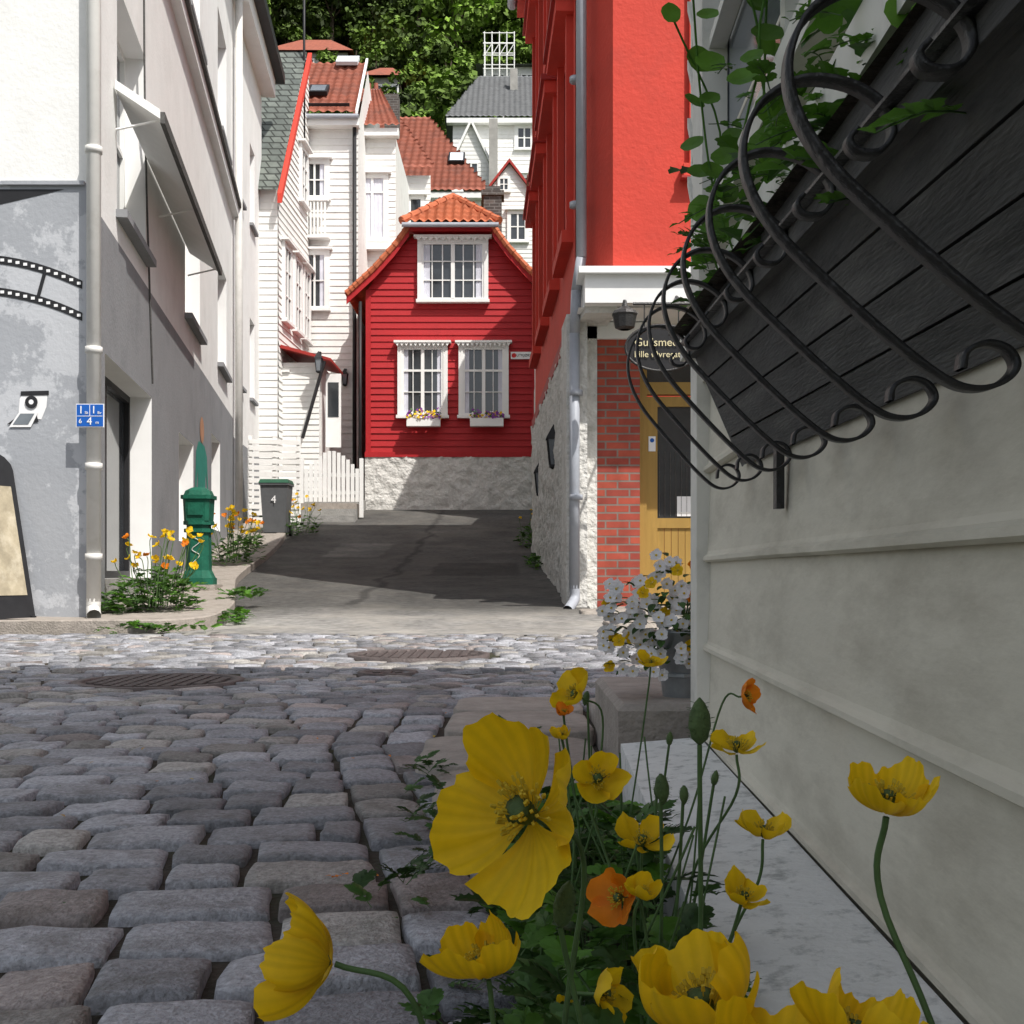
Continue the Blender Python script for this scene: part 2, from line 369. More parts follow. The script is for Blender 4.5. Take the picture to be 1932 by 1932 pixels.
def slab(x0,x1,y0,y1,z,m='granite_kerb',k=8):
    pts=[]
    for i in range(k*4):
        t=2*math.pi*i/(k*4); c,s_=math.cos(t),math.sin(t); e=.28
        a=(abs(c)**e)*(1 if c>0 else -1); b=(abs(s_)**e)*(1 if s_>0 else -1)
        j=1+.07*noise.noise(V((a*2+x0*9,b*2+y0*9,1)))
        pts.append(((x0+x1)/2+a*(x1-x0)/2*j,(y0+y1)/2+b*(y1-y0)/2*j,0))
    top=[V((p[0],p[1],z-.004)) for p in pts]; n=len(top); c=V(((x0+x1)/2,(y0+y1)/2,0))
    inn=[c+(V((p[0],p[1],0))-c)*.94+V((0,0,z)) for p in pts]; bot=[V((p[0],p[1],-.05)) for p in pts]
    g.add('s_slabs',m,bot+top+inn,[(i,(i+1)%n,n+(i+1)%n,n+i) for i in range(n)]+[(n+i,n+(i+1)%n,2*n+(i+1)%n,2*n+i) for i in range(n)]+[tuple(range(2*n,3*n))])
slab(-.20,.24,3.42,3.95,.04); slab(-.24,.22,2.86,3.38,.035); slab(-.17,.18,2.42,2.83,.03); slab(-.05,.19,2.08,2.38,.025)
slab(.27,.62,3.7,4.3,.05); slab(-.2,.25,4.0,4.45,.035); slab(0.02,.17,1.75,2.04,.03); slab(.75,1.15,9.2,9.8,.11)
slab(.62,1.3,10.6,11.3,.16); slab(1.32,2.4,10.6,11.3,.17)
g.done()
g=G('flower_bed_soil')
vs=[]
for j in range(40):
    y=-.2+j*.07
    for i in range(8):
        x=(xb(max(y,.2))+.2)+( .2-(xb(max(y,.2))+.2))*i/7; vs.append((x,y,.008+.012*noise.noise(V((x*12,y*12,4)))))
g.add('s_soil','soil',vs,[(j*8+i,j*8+i+1,(j+1)*8+i+1,(j+1)*8+i) for j in range(39) for i in range(7)]); g.done()
# left pavement with kerb
g=G('pavement')
K=[(-14,8.72),(-5,8.72),(-3.1,8.75),(-2.62,8.85),(-2.42,9.15),(-2.38,9.6),(-2.45,10.3),(-2.62,11.2),(-3.0,12.8),(-3.35,14.5),(-3.65,17),(-3.95,20),(-4.4,23.5)]
K=spline([V((a,b,0)) for a,b in K],6)
fx=lambda y:-3.32-(y-9.25)*.1506
vs=[];fs=[]
for i,q in enumerate(K):
    d=(K[min(i+1,len(K)-1)]-K[max(i-1,0)]).normalized(); nn=V((-d.y,d.x,0)); z=gz(q.y)
    h=.10+.006*noise.noise(q*3)
    vs+=[(q.x,q.y,z-.04),(q.x,q.y,z+h-.01),(q.x+nn.x*.012,q.y+nn.y*.012,z+h),(q.x+nn.x*.16,q.y+nn.y*.16,z+h)]
for i in range(len(K)-1):
    for a in range(3): fs.append((4*i+a,4*i+4+a,4*i+5+a,4*i+1+a))
g.add('kerb','granite_kerb',vs,fs)
vs=[];fs=[]
for i,q in enumerate(K):
    d=(K[min(i+1,len(K)-1)]-K[max(i-1,0)]).normalized(); nn=V((-d.y,d.x,0)); z=gz(q.y)
    p=q+nn*.15; t=V((min(q.x,-3.3),9.4,0)) if q.y<9.4 else V((fx(q.y)-.1,q.y+.1,0))
    for a in range(6):
        w=p.lerp(t,a/5); vs.append((w.x,w.y,gz(w.y)+.094+.01*noise.noise(w*2)))
for i in range(len(K)-1):
    for a in range(5): fs.append((6*i+a,6*i+6+a,6*i+7+a,6*i+1+a))
g.add('s_paving','granite_kerb',vs,fs); g.done()
# ---------------------------------------------------------------- left plastered building
g=G('white_plaster_building')
LA=math.hypot(5.33-3.32,22.6-9.25)
g.frame((-3.32,9.25,0),(-5.33+3.32,22.6-9.25,0))
f=LA/(22.6-9.25)
Yx=lambda y:(y-9.25)*f
H=[]
for (a,b) in((10.5,12.1),(15.3,17.0),(19.6,21.2)):
    H.append((Yx(a),Yx(b),3.7+(a-10)*.03,5.75)); H.append((Yx(a),Yx(b),7.9,9.9))
shop=(Yx(9.95),Yx(12.5),.1,2.35); H.append(shop)
H+= [(Yx(14.7),Yx(16.2),.9,2.25),(Yx(18.6),Yx(20.0),1.2,2.7)]
g.wall('walls','white_plaster',0,LA,-.2,12,H,.28,split=(3.45,'grey_plaster'))
for (a,b,c,d) in H:
    if (a,b,c,d)==shop: 
        g.window(a,b,c+.35,d,.24,2,1,.07,.06,fm='black_paint'); g.box('shop_step','grey_stone',a,b,.0,.26,c,c+.35); continue
    g.window(a,b,c,d,.22,2,2 if d>3 else 1,.06,.05,gm='glass_pale' if d>3 else 'glass_dark')
    if c>3: g.box('sills','grey_plaster',a-.06,b+.06,-.10,.0,c-.07,c)
g.box('string_course','reveal_white',0,LA,-.12,0,7.25,7.42); g.box('string_course_edge','box_wood',0,LA,-.17,-.0,7.42,7.5)
g.box('cornice','reveal_white',0,LA,-.35,0,11.6,11.85); g.box('gutter','black_paint',0,LA,-.48,-.0,11.85,12.0)
AY0,AY1=Yx(10.3),Yx(15.6)
g.prism('awning','house_trim',[(AY0,-.02,4.72),(AY0,-.02,4.80),(AY0,-.40,4.56),(AY0,-.40,4.48)],(AY1-AY0,0,0))
g.box('awning_front_bar','box_wood',AY0,AY1,-.44,-.40,4.44,4.54)
for x in np.linspace(AY0+.1,AY1-.1,3): g.cyl('awning_arm','house_trim',(x,-.01,4.4),(x,-.38,4.5),.012,n=6)
x=Yx(22.45); g.cyl('pipe_downspout','pipe_white',(x,-.12,1.0),(x,-.12,11.7),.07)
g.tube('stem_cable','box_wood',[(Yx(11.9),-.01,7.2),(Yx(12.0),-.012,5.0),(Yx(12.3),-.012,3.4),(Yx(12.5),-.012,2.5)],.01)
g.frame((-5.33,22.6,0),(-5.72+5.33,27-22.6,0)); LB=math.hypot(.39,4.4)
HB=[(.5,1.3,4.2,5.9),(.5,1.3,7.9,9.6),(2.4,3.2,4.2,5.9),(2.4,3.2,7.9,9.6),(2.3,3.1,1.9,3.2)]
g.wall('walls','white_plaster',0,LB,0,11.8,HB,.2,split=(3.1,'grey_plaster'))
for (a,b,c,d) in HB: g.window(a,b,c,d,.15,2,2,.05,.04); g.box('sills','grey_plaster',a-.05,b+.05,-.08,0,c-.06,c)
g.box('gutter','black_paint',-.2,LB+.3,-.5,.02,11.8,12.0); g.box('cornice','reveal_white',-.1,LB+.1,-.3,0,11.4,11.8)
g.frame((-10,9.25,0),(1,0,0))
g.wall('walls','white_plaster',0,6.68,-.2,12,split=(3.55,'mural_grey'))
g.box('ledge','mural_grey',0,6.66,-.03,0,3.53,3.56)
g.box('cornice','reveal_white',-.1,6.9,-.35,0,11.6,11.85)
def arc(x): return 2.9-.10*((x+3.9)/.55)-.085*((x+3.9)/.55)**2
def band(z0,z1,m,off,nseg=24,xa=-5.4,xe=-3.36):
    vs=[];fs=[]
    for i in range(nseg+1):
        x=xa+(xe-xa)*i/nseg; a=arc(x); vs+=[(x+10,-off,a+z0),(x+10,-off,a+z1)]
    for i in range(nseg): fs.append((2*i,2*i+2,2*i+3,2*i+1))
    g.add('mural_paint',m,vs,fs)
band(0,.065,'black_paint',.004); band(-.25,-.185,'black_paint',.004)
for i in range(34):
    x=-5.38+i*.06
    for z in(.022,-.228):
        a=arc(x+.015)+z; g.poly('mural_paint','sign_white',[(x+10,-.008,a),(x+10.03,-.008,a),(x+10.03,-.008,a+.022),(x+10,-.008,a+.022)])
for x in(-3.72,-4.6): g.poly('mural_paint','black_paint',[(x+10,-.006,arc(x)-.2),(x+10.03,-.006,arc(x)-.2),(x+10.09,-.006,arc(x)+.02),(x+10.06,-.006,arc(x)+.02)])
g.poly('mural_paint','black_paint',[(5.0,-.004,3.5),(6.5,-.004,3.5),(5.9,-.004,3.36),(5.0,-.004,3.2)])
def mp(pts,m,o=.004): g.poly('mural_paint',m,[(x+10,-o,z) for x,z in pts])
mp([(-3.86,1.72),(-3.68,1.70),(-3.64,1.80),(-3.63,1.92),(-3.82,1.92),(-3.85,1.86)],'sign_white')
mp([(-3.84,1.92),(-3.62,1.925),(-3.62,1.89),(-3.84,1.885)],'black_paint',.008)
mp([(-3.95,1.66),(-3.70,1.68),(-3.72,1.75),(-3.83,1.75)],'black_paint',.008)
mp([(-3.93,1.64),(-3.76,1.64),(-3.70,1.76),(-3.85,1.76)],'sign_white',.011)
mp([(-3.90,1.66),(-3.78,1.66),(-3.73,1.745),(-3.84,1.745)],'glass_pale',.014)
mp([(-3.755+.05*math.cos(t),1.835+.05*math.sin(t)) for t in np.linspace(0,6.1,14)],'black_paint',.014)
mp([(-3.755+.02*math.cos(t),1.835+.02*math.sin(t)) for t in np.linspace(0,6.1,10)],'sign_white',.017)
g.world()
g.cyl('pipe_downspout','pipe_white',(-3.24,9.16,.28),(-3.24,9.16,12),.055)
g.tube('pipe_downspout','pipe_white',[(-3.24,9.16,.3),(-3.24,9.15,.22),(-3.2,9.05,.17)],.055,10)
for z in(3.75,2.2,1.3,.6): g.cyl('pipe_collars','pipe_white',(-3.24,9.16,z),(-3.24,9.16,z+.05),.066)
g.frame((-3.32,9.25,0),(-5.33+3.32,22.6-9.25,0))
q=Yx(16.6)
def fp(pts,m,o): g.poly('mural_paint',m,[(q+x*2.2,-o,z) for x,z in pts])
fp([(.05,.9),(.2,.9),(.25,1.6),(.32,.9),(.48,.9),(.5,1.9),(.55,2.0),(.62,1.7),(.68,1.75),(.6,2.25),(.45,2.38),(.1,2.38),(-.05,2.2),(-.1,1.7),(-.03,1.68),(.05,2.0)],'teal_paint',.004)
fp([(.28+.12*math.cos(t),2.58+.19*math.sin(t)) for t in np.linspace(0,6,14)],'skin_paint',.008)
g.done()
g=G('street_sign'); g.frame((-3.35,9.085,1.62),(1,0,0))
g.box('plate','sign_white',0,.215,0,.008,0,.18); g.box('panel','blue_sign',.006,.209,-.003,0,.006,.174)
g.box('divider','sign_white',.105,.109,-.005,-.003,.085,.17); g.box('divider','sign_white',.01,.205,-.0052,-.0031,.083,.087)
g.text('text','1',.085,(.04,-.006,.13),'sign_white'); g.text('text','Sk',.03,(.083,-.006,.11),'sign_white')
g.text('text','1',.085,(.138,-.006,.13),'sign_white'); g.text('text','Bv',.03,(.182,-.006,.11),'sign_white')
g.text('text','6',.05,(.035,-.006,.045),'sign_white'); g.text('text','4',.085,(.105,-.006,.043),'sign_white'); g.text('text','m',.035,(.165,-.006,.035),'sign_white'); g.done()
g=G('sandwich_board_sign')
g.M=Matrix.Translation((-4.06,8.98,.15))@Matrix.Rotation(math.radians(64),4,'Z')
def leaf(sgn):
    pts=[(-.3,0),(-.3,1.15)]+[(-.3*math.cos(t),1.15+.16*math.sin(t)) for t in np.linspace(.3,2.84,8)]+[(.3,1.15),(.3,0)]
    P=[(x,sgn*(.28*(1-z/1.32)),z) for x,z in pts]
    g.prism('frame','black_paint',P,(0,.02,0))
    y=lambda z:sgn*(.28*(1-z/1.32))+(-.006 if sgn<0 else .026)
    g.poly('poster','poster_tan',[(-.25,y(.18),.18),(.25,y(.18),.18),(.25,y(1.02),1.02),(-.25,y(1.02),1.02)])
leaf(-1); leaf(1)
for sx in(-.27,.27): g.box('feet','black_paint',sx-.02,sx+.02,-.3,.3,-.02,.02)
g.done()
g=G('cast_iron_pillar'); c=(-3.31,12.5,gz(12.5)+.09)
def sq(p,w0,w1,z0,z1,m='green_iron',ch=.25):
    def ring(w,z):
        h=w/2;k=h*(1-ch*2); return [(c[0]+a,c[1]+b,c[2]+z) for a,b in((-h,-k),(-k,-h),(k,-h),(h,-k),(h,k),(k,h),(-k,h),(-h,k))]
    g.add(p,m,ring(w0,z0)+ring(w1,z1),[(i,(i+1)%8,8+(i+1)%8,8+i) for i in range(8)]+[tuple(range(8,16))])
sq('plinth',.42,.42,-.05,.05,'granite_kerb',.1); sq('base',.34,.34,.05,.12); sq('base',.32,.25,.12,.2); sq('shaft',.245,.23,.2,.60); sq('ring',.28,.28,.60,.64); sq('ring',.23,.23,.64,.68); sq('ring',.29,.29,.68,.72)
sq('head',.26,.28,.72,.95,ch=.12); sq('head_rim',.32,.32,.95,.99,ch=.12); sq('cap',.29,.25,.99,1.04); sq('cap',.25,.13,1.04,1.075)
g.box('plate','green_iron',c[0]-.08,c[0]+.08,c[1]-.15,c[1]-.1,c[2]+.78,c[2]+.91)
g.tube('stem_graffiti','pipe_white',[(c[0]-.03,c[1]-.126,c[2]+.55),(c[0]+.04,c[1]-.126,c[2]+.5),(c[0]-.04,c[1]-.127,c[2]+.42),(c[0]+.04,c[1]-.128,c[2]+.36),(c[0]-.03,c[1]-.129,c[2]+.28)],.004)
g.done()
g=G('wheelie_bin'); bz=gz(22)+.02; bx=-4.38; by=22
def taper(p,m,w0,d0,w1,d1,z0,z1,dy=0):
    vs=[(bx+sx*w/2,by+dy+sy*d/2,bz+z) for (w,d,z) in((w0,d0,z0),(w1,d1,z1)) for sx,sy in((-1,-1),(1,-1),(1,1),(-1,1))]
    g.add(p,m,vs,[(0,1,5,4),(1,2,6,5),(2,3,7,6),(3,0,4,7),(3,2,1,0),(4,5,6,7)])
taper('body','bin_grey',.40,.42,.5,.55,.06,.94); taper('rim','bin_grey',.54,.6,.54,.6,.93,.97); taper('lid','bin_lid',.55,.62,.5,.52,.97,1.04)
g.cyl('wheel','black_paint',(bx-.25,by+.2,bz+.09),(bx-.2,by+.2,bz+.09),.09); g.cyl('wheel','black_paint',(bx+.2,by+.2,bz+.09),(bx+.25,by+.2,bz+.09),.09)
g.cyl('handle','black_paint',(bx-.2,by+.33,bz+.96),(bx+.2,by+.33,bz+.96),.015)
g.text('number','4',.2,(bx,by-.275,bz+.66),'sign_white',rot=Matrix.Rotation(math.radians(86),4,'X')); g.done()
g=G('slatted_fence'); g.frame((-5.25,23.6,gz(23.6)),(1.35,.35,0))
for i in range(13):
    z=.12+i*.13; g.box('slats','white_boards',0,1.0,-.02,.0,z,z+.09)
for x in(.02,.5,.98): g.box('posts','white_boards',x-.04,x+.04,.0,.07,-.1,1.85)
g.done()
g=G('picket_gate'); g.frame((-4.5,25.6,2.0),(1,0,0))
n=12
for i in range(n):
    x=i*1.2/n; q=(i+.5)/n; top=.72+.42*math.sin(math.pi*q)**1.2
    g.box('pickets','house_trim',x+.012,x+1.2/n-.012,-.025,0,.04,top)
g.box('rails','house_trim',0,1.2,0,.04,.2,.28); g.box('rails','house_trim',0,1.2,0,.04,.58,.66)
for x in(-.09,1.2): g.box('posts','house_trim',x,x+.08,-.03,.05,-.3,.98)
g.done()
g=G('stone_steps')
g.box('step','grey_stone',-4.8,-3.3,24.75,25.1,1.3,1.70); g.box('step','grey_stone',-4.75,-3.32,25.1,25.4,1.3,1.86); g.box('step','granite_kerb',-4.7,-3.35,25.4,26.6,1.3,2.0)
g.box('landing','grey_stone',-5.6,-3.45,26.6,30,1.4,2.2); g.done()
g=G('garden_shed'); g.frame((-5.25,27,2.2),(1,0,0))
g.clap('walls','white_boards',lambda z:0,lambda z:.85,0,3.1,.13,.02)
g.poly('side_wall','white_boards',[(.85,0,0),(.85,1.5,0),(.85,1.5,3.1),(.85,0,3.1)])
g.prism('roof','facade_red_dark',[(-.1,-.25,3.42),(1.15,-.25,3.10),(1.15,-.25,3.16),(-.1,-.25,3.5)],(0,1.9,0))
g.cyl('brace','black_paint',(1.0,-.2,3.1),(.5,-.2,1.35),.04,n=6)
g.box('door','house_trim',.95,1.3,.3,.34,1.2,2.9); g.box('door_panel','glass_dark',1.0,1.25,.29,.3,1.9,2.7)
g.done()
def lantern(x,y,z,s=1,d=(0,1)):
    g=G('wall_lantern'); 
    g.cyl('bracket','black_paint',(x,y,z+.1*s),(x+.12*s*d[0],y+.12*s*d[1],z+.2*s),.012*s,n=6)
    g.box('backplate','black_paint',x-.03*s+.12*s*d[0],x+.03*s+.12*s*d[0],y-.03*s+.12*s*d[1],y+.03*s+.12*s*d[1],z-.1*s,z+.25*s)
    g.lathe('lamp_glass','glass_pale',(x,y,z),[(.055*s,-.13*s),(.085*s,.1*s)],4)
    g.lathe('cap','black_paint',(x,y,z),[(.11*s,.1*s),(.10*s,.12*s),(.04*s,.2*s),(.01*s,.24*s)],4)
    g.lathe('foot','black_paint',(x,y,z),[(.03*s,-.17*s),(.065*s,-.15*s),(.065*s,-.13*s)],4)
    for a in range(4):
        t=math.pi/4+a*math.pi/2
        g.cyl('ribs','black_paint',(x+.057*s*math.cos(t),y+.057*s*math.sin(t),z-.13*s),(x+.088*s*math.cos(t),y+.088*s*math.sin(t),z+.1*s),.008*s,n=4)
    g.done()
lantern(-4.22,29.85,5.4,1.1); lantern(-4.35,26.6,5.2,1.2)
g=G('slate_roof_house')
g.frame((-6.4,26.6,0),(1,0,0)); g.clap('walls','white_boards',lambda z:0,lambda z:1.13,1.8,9.3,.16,.02)
g.frame((-5.27,26.6,0),(.12,3.3,0)); 
g.clap('walls','white_boards',lambda z:0 if z<9.3 else min(3.2,(z-9.3)*.72),lambda z:3.3,1.8,13.2,.16,.025)
for (a,z0,z1) in((.4,6.3,8.0),(1.5,6.3,8.0),(2.5,6.3,8.0),(.5,3.4,5.0),(1.7,3.4,5.0),(2.2,9.6,10.9)):
    g.window(a,a+.65,z0,z1,-.07,2,3,.05,.03); g.casing(a,a+.65,z0,z1,w=.08,d=.09)
g.world()
g.poly('roof','slate_scales',[(-6.9,26.35,9.05),(-5.22,26.35,9.05),(-5.12,29.5,13.5),(-6.9,29.5,13.5)])
g.prism('bargeboard','facade_red',[(-5.22,26.3,8.95),(-5.12,26.3,8.95),(-5.0,29.55,13.5),(-5.1,29.55,13.5)],(0,0,-.22))
g.box('back_wall','chimney_grey',-6.9,-5.2,29.56,29.7,2,13.5)
g.cyl('pipe_vent','black_paint',(-5.15,29.3,11),(-5.15,29.3,16.0),.03)
g.done()
g=G('tall_white_house')
g.frame((-6.9,30,0),(1,0,0)); W=3.0
g.clap('walls','white_boards',lambda z:0,lambda z:W,2,11.9,.17,.022)
for (a,z0,z1) in((1.6,10.0,10.9),(1.6,7.2,8.6)): g.window(a,a+.6,z0,z1,-.07,2,2,.05,.03,curt=.2); g.casing(a,a+.6,z0,z1,w=.08,d=.09)
for i in range(8): g.box('balcony_rail','house_trim',1.55+i*.09,1.59+i*.09,-.3,-.26,9.0,9.85)
g.box('balcony_rail','house_trim',1.5,2.3,-.32,-.24,9.85,9.92); g.box('balcony_floor','house_trim',1.5,2.3,-.3,0,8.93,9.0)
g.box('eaves','house_trim',-.1,W+.05,-.3,0,11.75,11.95); g.cyl('gutter','pipe_grey',(0,-.36,11.95),(W+.05,-.36,11.95),.06)
g.cyl('pipe_downspout','black_paint',(W-.08,-.12,2.2),(W-.08,-.12,11.9),.05)
g.world()
g.tiles('tiles_roof','tile_red',(-6.9,29.65,12.0),(-3.92,29.65,12.0),(-4.1,33.2,14.8),(-6.9,33.2,14.8),13,14,.05,.05)
g.prism('verge_board','house_trim',[(-3.92,29.6,12.0),(-3.86,29.6,12.0),(-4.04,33.2,14.85),(-4.1,33.2,14.85)],(0,0,.1))
g.poly('side_wall','white_boards',[(-3.9,30,2),(-3.9,36,2),(-3.9,36,12),(-4.05,33.2,14.6),(-3.9,30,11.9)])
g.M=Matrix.Translation((-5.0,30.6,12.8))@Matrix.Rotation(math.radians(38.3),4,'X')
g.box('skylight_frame','black_paint',-.28,.22,0,.6,.05,.16); g.poly('skylight_glass','glass_pale',[(-.22,.07,.165),(.16,.07,.165),(.16,.53,.165),(-.22,.53,.165)])
g.box('snow_fence','black_paint',-1.5,.9,-.9,-.88,.05,.13)
g.box('skylight_frame','skylight_white',.15,.75,2.6,3.15,.1,.2)
g.done()
g=G('bay_window_house')
g.frame((-4.4,32,0),(1,0,0)); g.clap('walls','white_boards',lambda z:0,lambda z:1.25,4,12.3,.16,.02)
g.window(.28,.98,9.5,11.2,-.09,2,1,.05,.04,curt=.42,rowsplit=[.75]); g.casing(.28,.98,9.5,11.2,w=.08,d=.11,hood=.1)
g.box('bay_base','house_trim',.1,1.15,-.25,-.02,9.2,9.38)
g.box('eaves','house_trim',.0,1.35,-.25,.0,12.25,12.45)
g.world()
g.poly('side_wall','white_boards',[(-3.15,32,4),(-3.15,36.5,4),(-3.15,36.5,12.3),(-3.15,32,12.3)])
g.tiles('tiles_roof','tile_red',(-4.4,31.7,12.45),(-3.0,31.7,12.45),(-3.9,35,14.8),(-4.4,35,14.8),7,12,.05,.05)
g.frame((-3.6,36.3,0),(1,0,0)); g.clap('walls','white_boards',lambda z:-.6,lambda z:1.1,6,12.7,.17,.02)
g.window(.45,.85,10.9,12.0,-.07,1,2,.05,.03); g.casing(.45,.85,10.9,12,w=.07,d=.09)
g.world(); g.tiles('tiles_roof','tile_red',(-5.2,36,12.8),(-2.35,36,12.8),(-2.35,40,15.9),(-5.2,40,15.9),12,14,.05,.05,mask=lambda s,t:s<1-.52*t)
g.box('chimney','chimney_brick',-4.1,-3.65,38,38.5,14,15.9)
g.box('chimney_grey','chimney_grey',-4.55,-4.15,36.6,37.1,12.5,15.3); g.box('chimney_grey','chimney_grey',-4.62,-4.08,36.53,37.17,15.3,15.45)
for i in(0,1): g.cyl('chimney_pots','tile_red',(-4.46+i*.22,36.85,15.45),(-4.46+i*.22,36.85,15.75),.07)
g.done()
g=G('hipped_roof_house')
g.frame((-4.6,42.2,0),(1,0,0)); g.clap('walls','white_boards',lambda z:0,lambda z:3.5,8,13.9,.18,.02)
for a in(1.4,2.4): g.window(a,a+.6,12,13.4,-.07,2,2,.05,.04); g.casing(a,a+.6,12,13.4,w=.09,d=.09)
g.box('eaves','house_trim',-.2,3.8,-.3,0,13.8,14.0); g.world()
g.tiles('tiles_roof','tile_red',(-5.2,41.9,14.0),(-.75,41.9,14.0),(-.75,47,18.6),(-5.2,47,18.6),18,18,.05,.06,mask=lambda s,t:s<1-.57*t)
g.poly('roof_side','tile_red',[(-.8,41.95,14.0),(-.8,50,14.0),(-3.3,47,18.6)])
g.M=Matrix.Translation((-2.35,43.6,15.5))@Matrix.Rotation(math.radians(42),4,'X')
g.box('skylight_frame','black_paint',0,.6,0,.8,.08,.2); g.poly('skylight_glass','skylight_white',[(.06,.07,.21),(.54,.07,.21),(.54,.73,.21),(.06,.73,.21)])
g.done()
g=G('small_gable_house'); g.frame((-1.05,46,0),(1,0,0))
g.clap('walls','white_boards',lambda z:0 if z<15.2 else (z-15.2)*.78,lambda z:1.9 if z<15.2 else 1.9-(z-15.2)*.78,8,16.4,.17,.02)
g.window(.95,1.6,13.4,14.5,-.07,2,2,.06,.04); g.casing(.95,1.6,13.4,14.5,w=.09,d=.09)
g.window(.55,.92,15.35,15.85,-.07,2,2,.04,.03); g.casing(.55,.92,15.35,15.85,w=.06,d=.09,hood=0)
for sx in(-1,1):
    g.prism('verge','facade_red_dark',[(.95,-.2,16.55),(.95+sx*1.15,-.2,15.05),(.95+sx*1.15,-.2,14.93),(.95,-.2,16.43)],(0,.08,0))
    g.prism('roof','tile_red',[(.95,-.12,16.6),(.95+sx*1.15,-.12,15.1),(.95+sx*1.15,-.12,15.05),(.95,-.12,16.55)],(0,5,0))
g.done()
g=G('grey_roof_house'); g.frame((-3.0,60,0),(1,0,0))
g.clap('walls','white_boards',lambda z:0,lambda z:7,10,23.3,.22,.02)
for a,z0,z1 in((3.25,22.0,23.1),(3.25,19.2,20.6),(5,22,23.1),(.5,19.0,20.2)): g.window(a,a+.75,z0,z1,-.08,2,2,.07,.05); g.casing(a,a+.75,z0,z1,w=.13,d=.1)
g.box('eaves','house_trim',-.3,7.3,-.4,0,23.2,23.45)
g.frame((-2.95,58,0),(1,0,0)); g.clap('gable','white_boards',lambda z:0 if z<20.4 else (z-20.4)*.45,lambda z:1.9 if z<20.4 else 1.9-(z-20.4)*.45,14,22.4,.2,.02)
for sx in(-1,1): g.prism('gable_verge','house_trim',[(.95,-.25,22.75),(.95+sx*1.2,-.25,20.2),(.95+sx*1.2,-.25,19.95),(.95,-.25,22.5)],(0,2.2,0))
g.window(.6,1.3,19.6,20.6,-.08,2,2,.06,.05)
g.world(); g.box('chimney','chimney_grey',-1.12,-.70,57.5,57.9,17,22.6); g.box('chimney','chimney_grey',-.1,.3,63.5,63.9,25,27.6)
g.tiles('tiles_roof','tile_grey',(-3.4,59.6,23.45),(4.4,59.6,23.45),(4.4,66,28.2),(-3.4,66,28.2),28,18,.05,.06,mask=lambda s,t:s>.2*t)
g.poly('roof_side','tile_grey',[(-3.4,59.7,23.45),(-1.85,66,28.2),(-3.4,70,23.45)])
g.done()
def farhouse(nm,x0,x1,y,z0,ze,zr,rm='tile_red',wm='white_boards'):
    g=G(nm); g.box('walls',wm,x0,x1,y,y+7,z0-6,ze); ov=.5; h=(x1-x0)*.3
    A=(x0-ov,y-ov,ze);B=(x1+ov,y-ov,ze);C=(x1-h,y+3.5,zr);D=(x0+h,y+3.5,zr);E=(x0-ov,y+7.5,ze);F=(x1+ov,y+7.5,ze)
    for q in([A,B,C,D],[B,F,C],[E,A,D],[F,E,D,C]): g.poly('roof',rm,q)
    n=max(2,int((x1-x0)/2)); g.frame((x0,y,0),(1,0,0))
    for i in range(n):
        a=(i+.3)*(x1-x0)/n; g.window(a,a+.9,ze-1.8,ze-.5,-.06,2,2,.1,.07)
    g.done(); return g
farhouse('hillside_house',-19.5,-13.2,95,36,42.3,44.9,wm='chimney_grey')
farhouse('hillside_house',-10.6,-8.2,85,32,36.1,38.3,wm='chimney_grey')
farhouse('hillside_house',-2.0,4,82,30,35.6,36.2,rm='tile_grey')
g=G('scaffolding')
for i in range(5):
    x=-1.85+i*.5
    g.cyl('poles','house_trim',(x,79.5,31),(x,79.5,36.9),.04,n=6); g.cyl('poles','house_trim',(x,81,31),(x,81,36.9),.04,n=6)
for z in(34.4,35.3,36.1,36.8): g.cyl('rails','house_trim',(-1.95,79.5,z),(.2,79.5,z),.04,n=6); g.cyl('rails','house_trim',(-1.95,81,z),(.2,81,z),.04,n=6)
for i in range(4): g.cyl('braces','house_trim',(-1.85+i*.5,79.5,35.3),(-1.35+i*.5,79.5,36.1),.03,n=6)
g.done()
# ---------------------------------------------------------------- RED HOUSE
g=G('red_wooden_house'); g.frame((-3.46,28,0),(1,0,0)); W=4.05
def gl(z): return interp(z,[(0,0),(7.15,0),(7.55,.28),(8.1,.75),(8.55,1.18)])
g.clap('walls','house_red',lambda z:gl(z),lambda z:W-gl(z),3.34,8.6,.155,.03)
for x in(0,W-.12): g.box('corner_boards','house_red',x,x+.12,-.05,0,3.3,7.2)
g.box('base_board','house_red',-.02,W+.02,-.07,0,3.24,3.36)
vs=[];nx,nz=70,22
for j in range(nz+1):
    for i in range(nx+1):
        x=-.02+i*(W+.04)/nx;z=1.7+j*(3.25-1.7)/nz
        vs.append((x,-.05+.05*noise.noise(V((x*5+z*2,z*7,5)))+.03*noise.noise(V((x*13,z*13,2))),z))
g.add('s_stone_foundation','rough_white_stone',vs,[(j*(nx+1)+i,j*(nx+1)+i+1,(j+1)*(nx+1)+i+1,(j+1)*(nx+1)+i) for j in range(nz) for i in range(nx)])
g.window(1.33,2.80,6.95,8.30,-.09,6,1,.045,.025,curt=.10,rowsplit=[.34,.67]); 
g.box('window_bars','house_trim',2.02,2.11,-.125,-.06,6.99,8.26) ; g.casing(1.33,2.80,6.95,8.30,w=.10,d=.13,scal=True)
for a in(.86,2.30):
    g.window(a,a+.98,4.22,5.82,-.09,2,1,.05,.05,curt=.10,rowsplit=[.66]); g.casing(a,a+.98,4.22,5.82,w=.10,d=.13,scal=True)
    for k in(.27,.73): g.box('window_bars','house_trim',a+.98*k-.009,a+.98*k+.009,-.10,-.06,4.28,5.76)
    g.box('window_bars','house_trim',a+.05,a+.93,-.098,-.066,4.76,4.78)
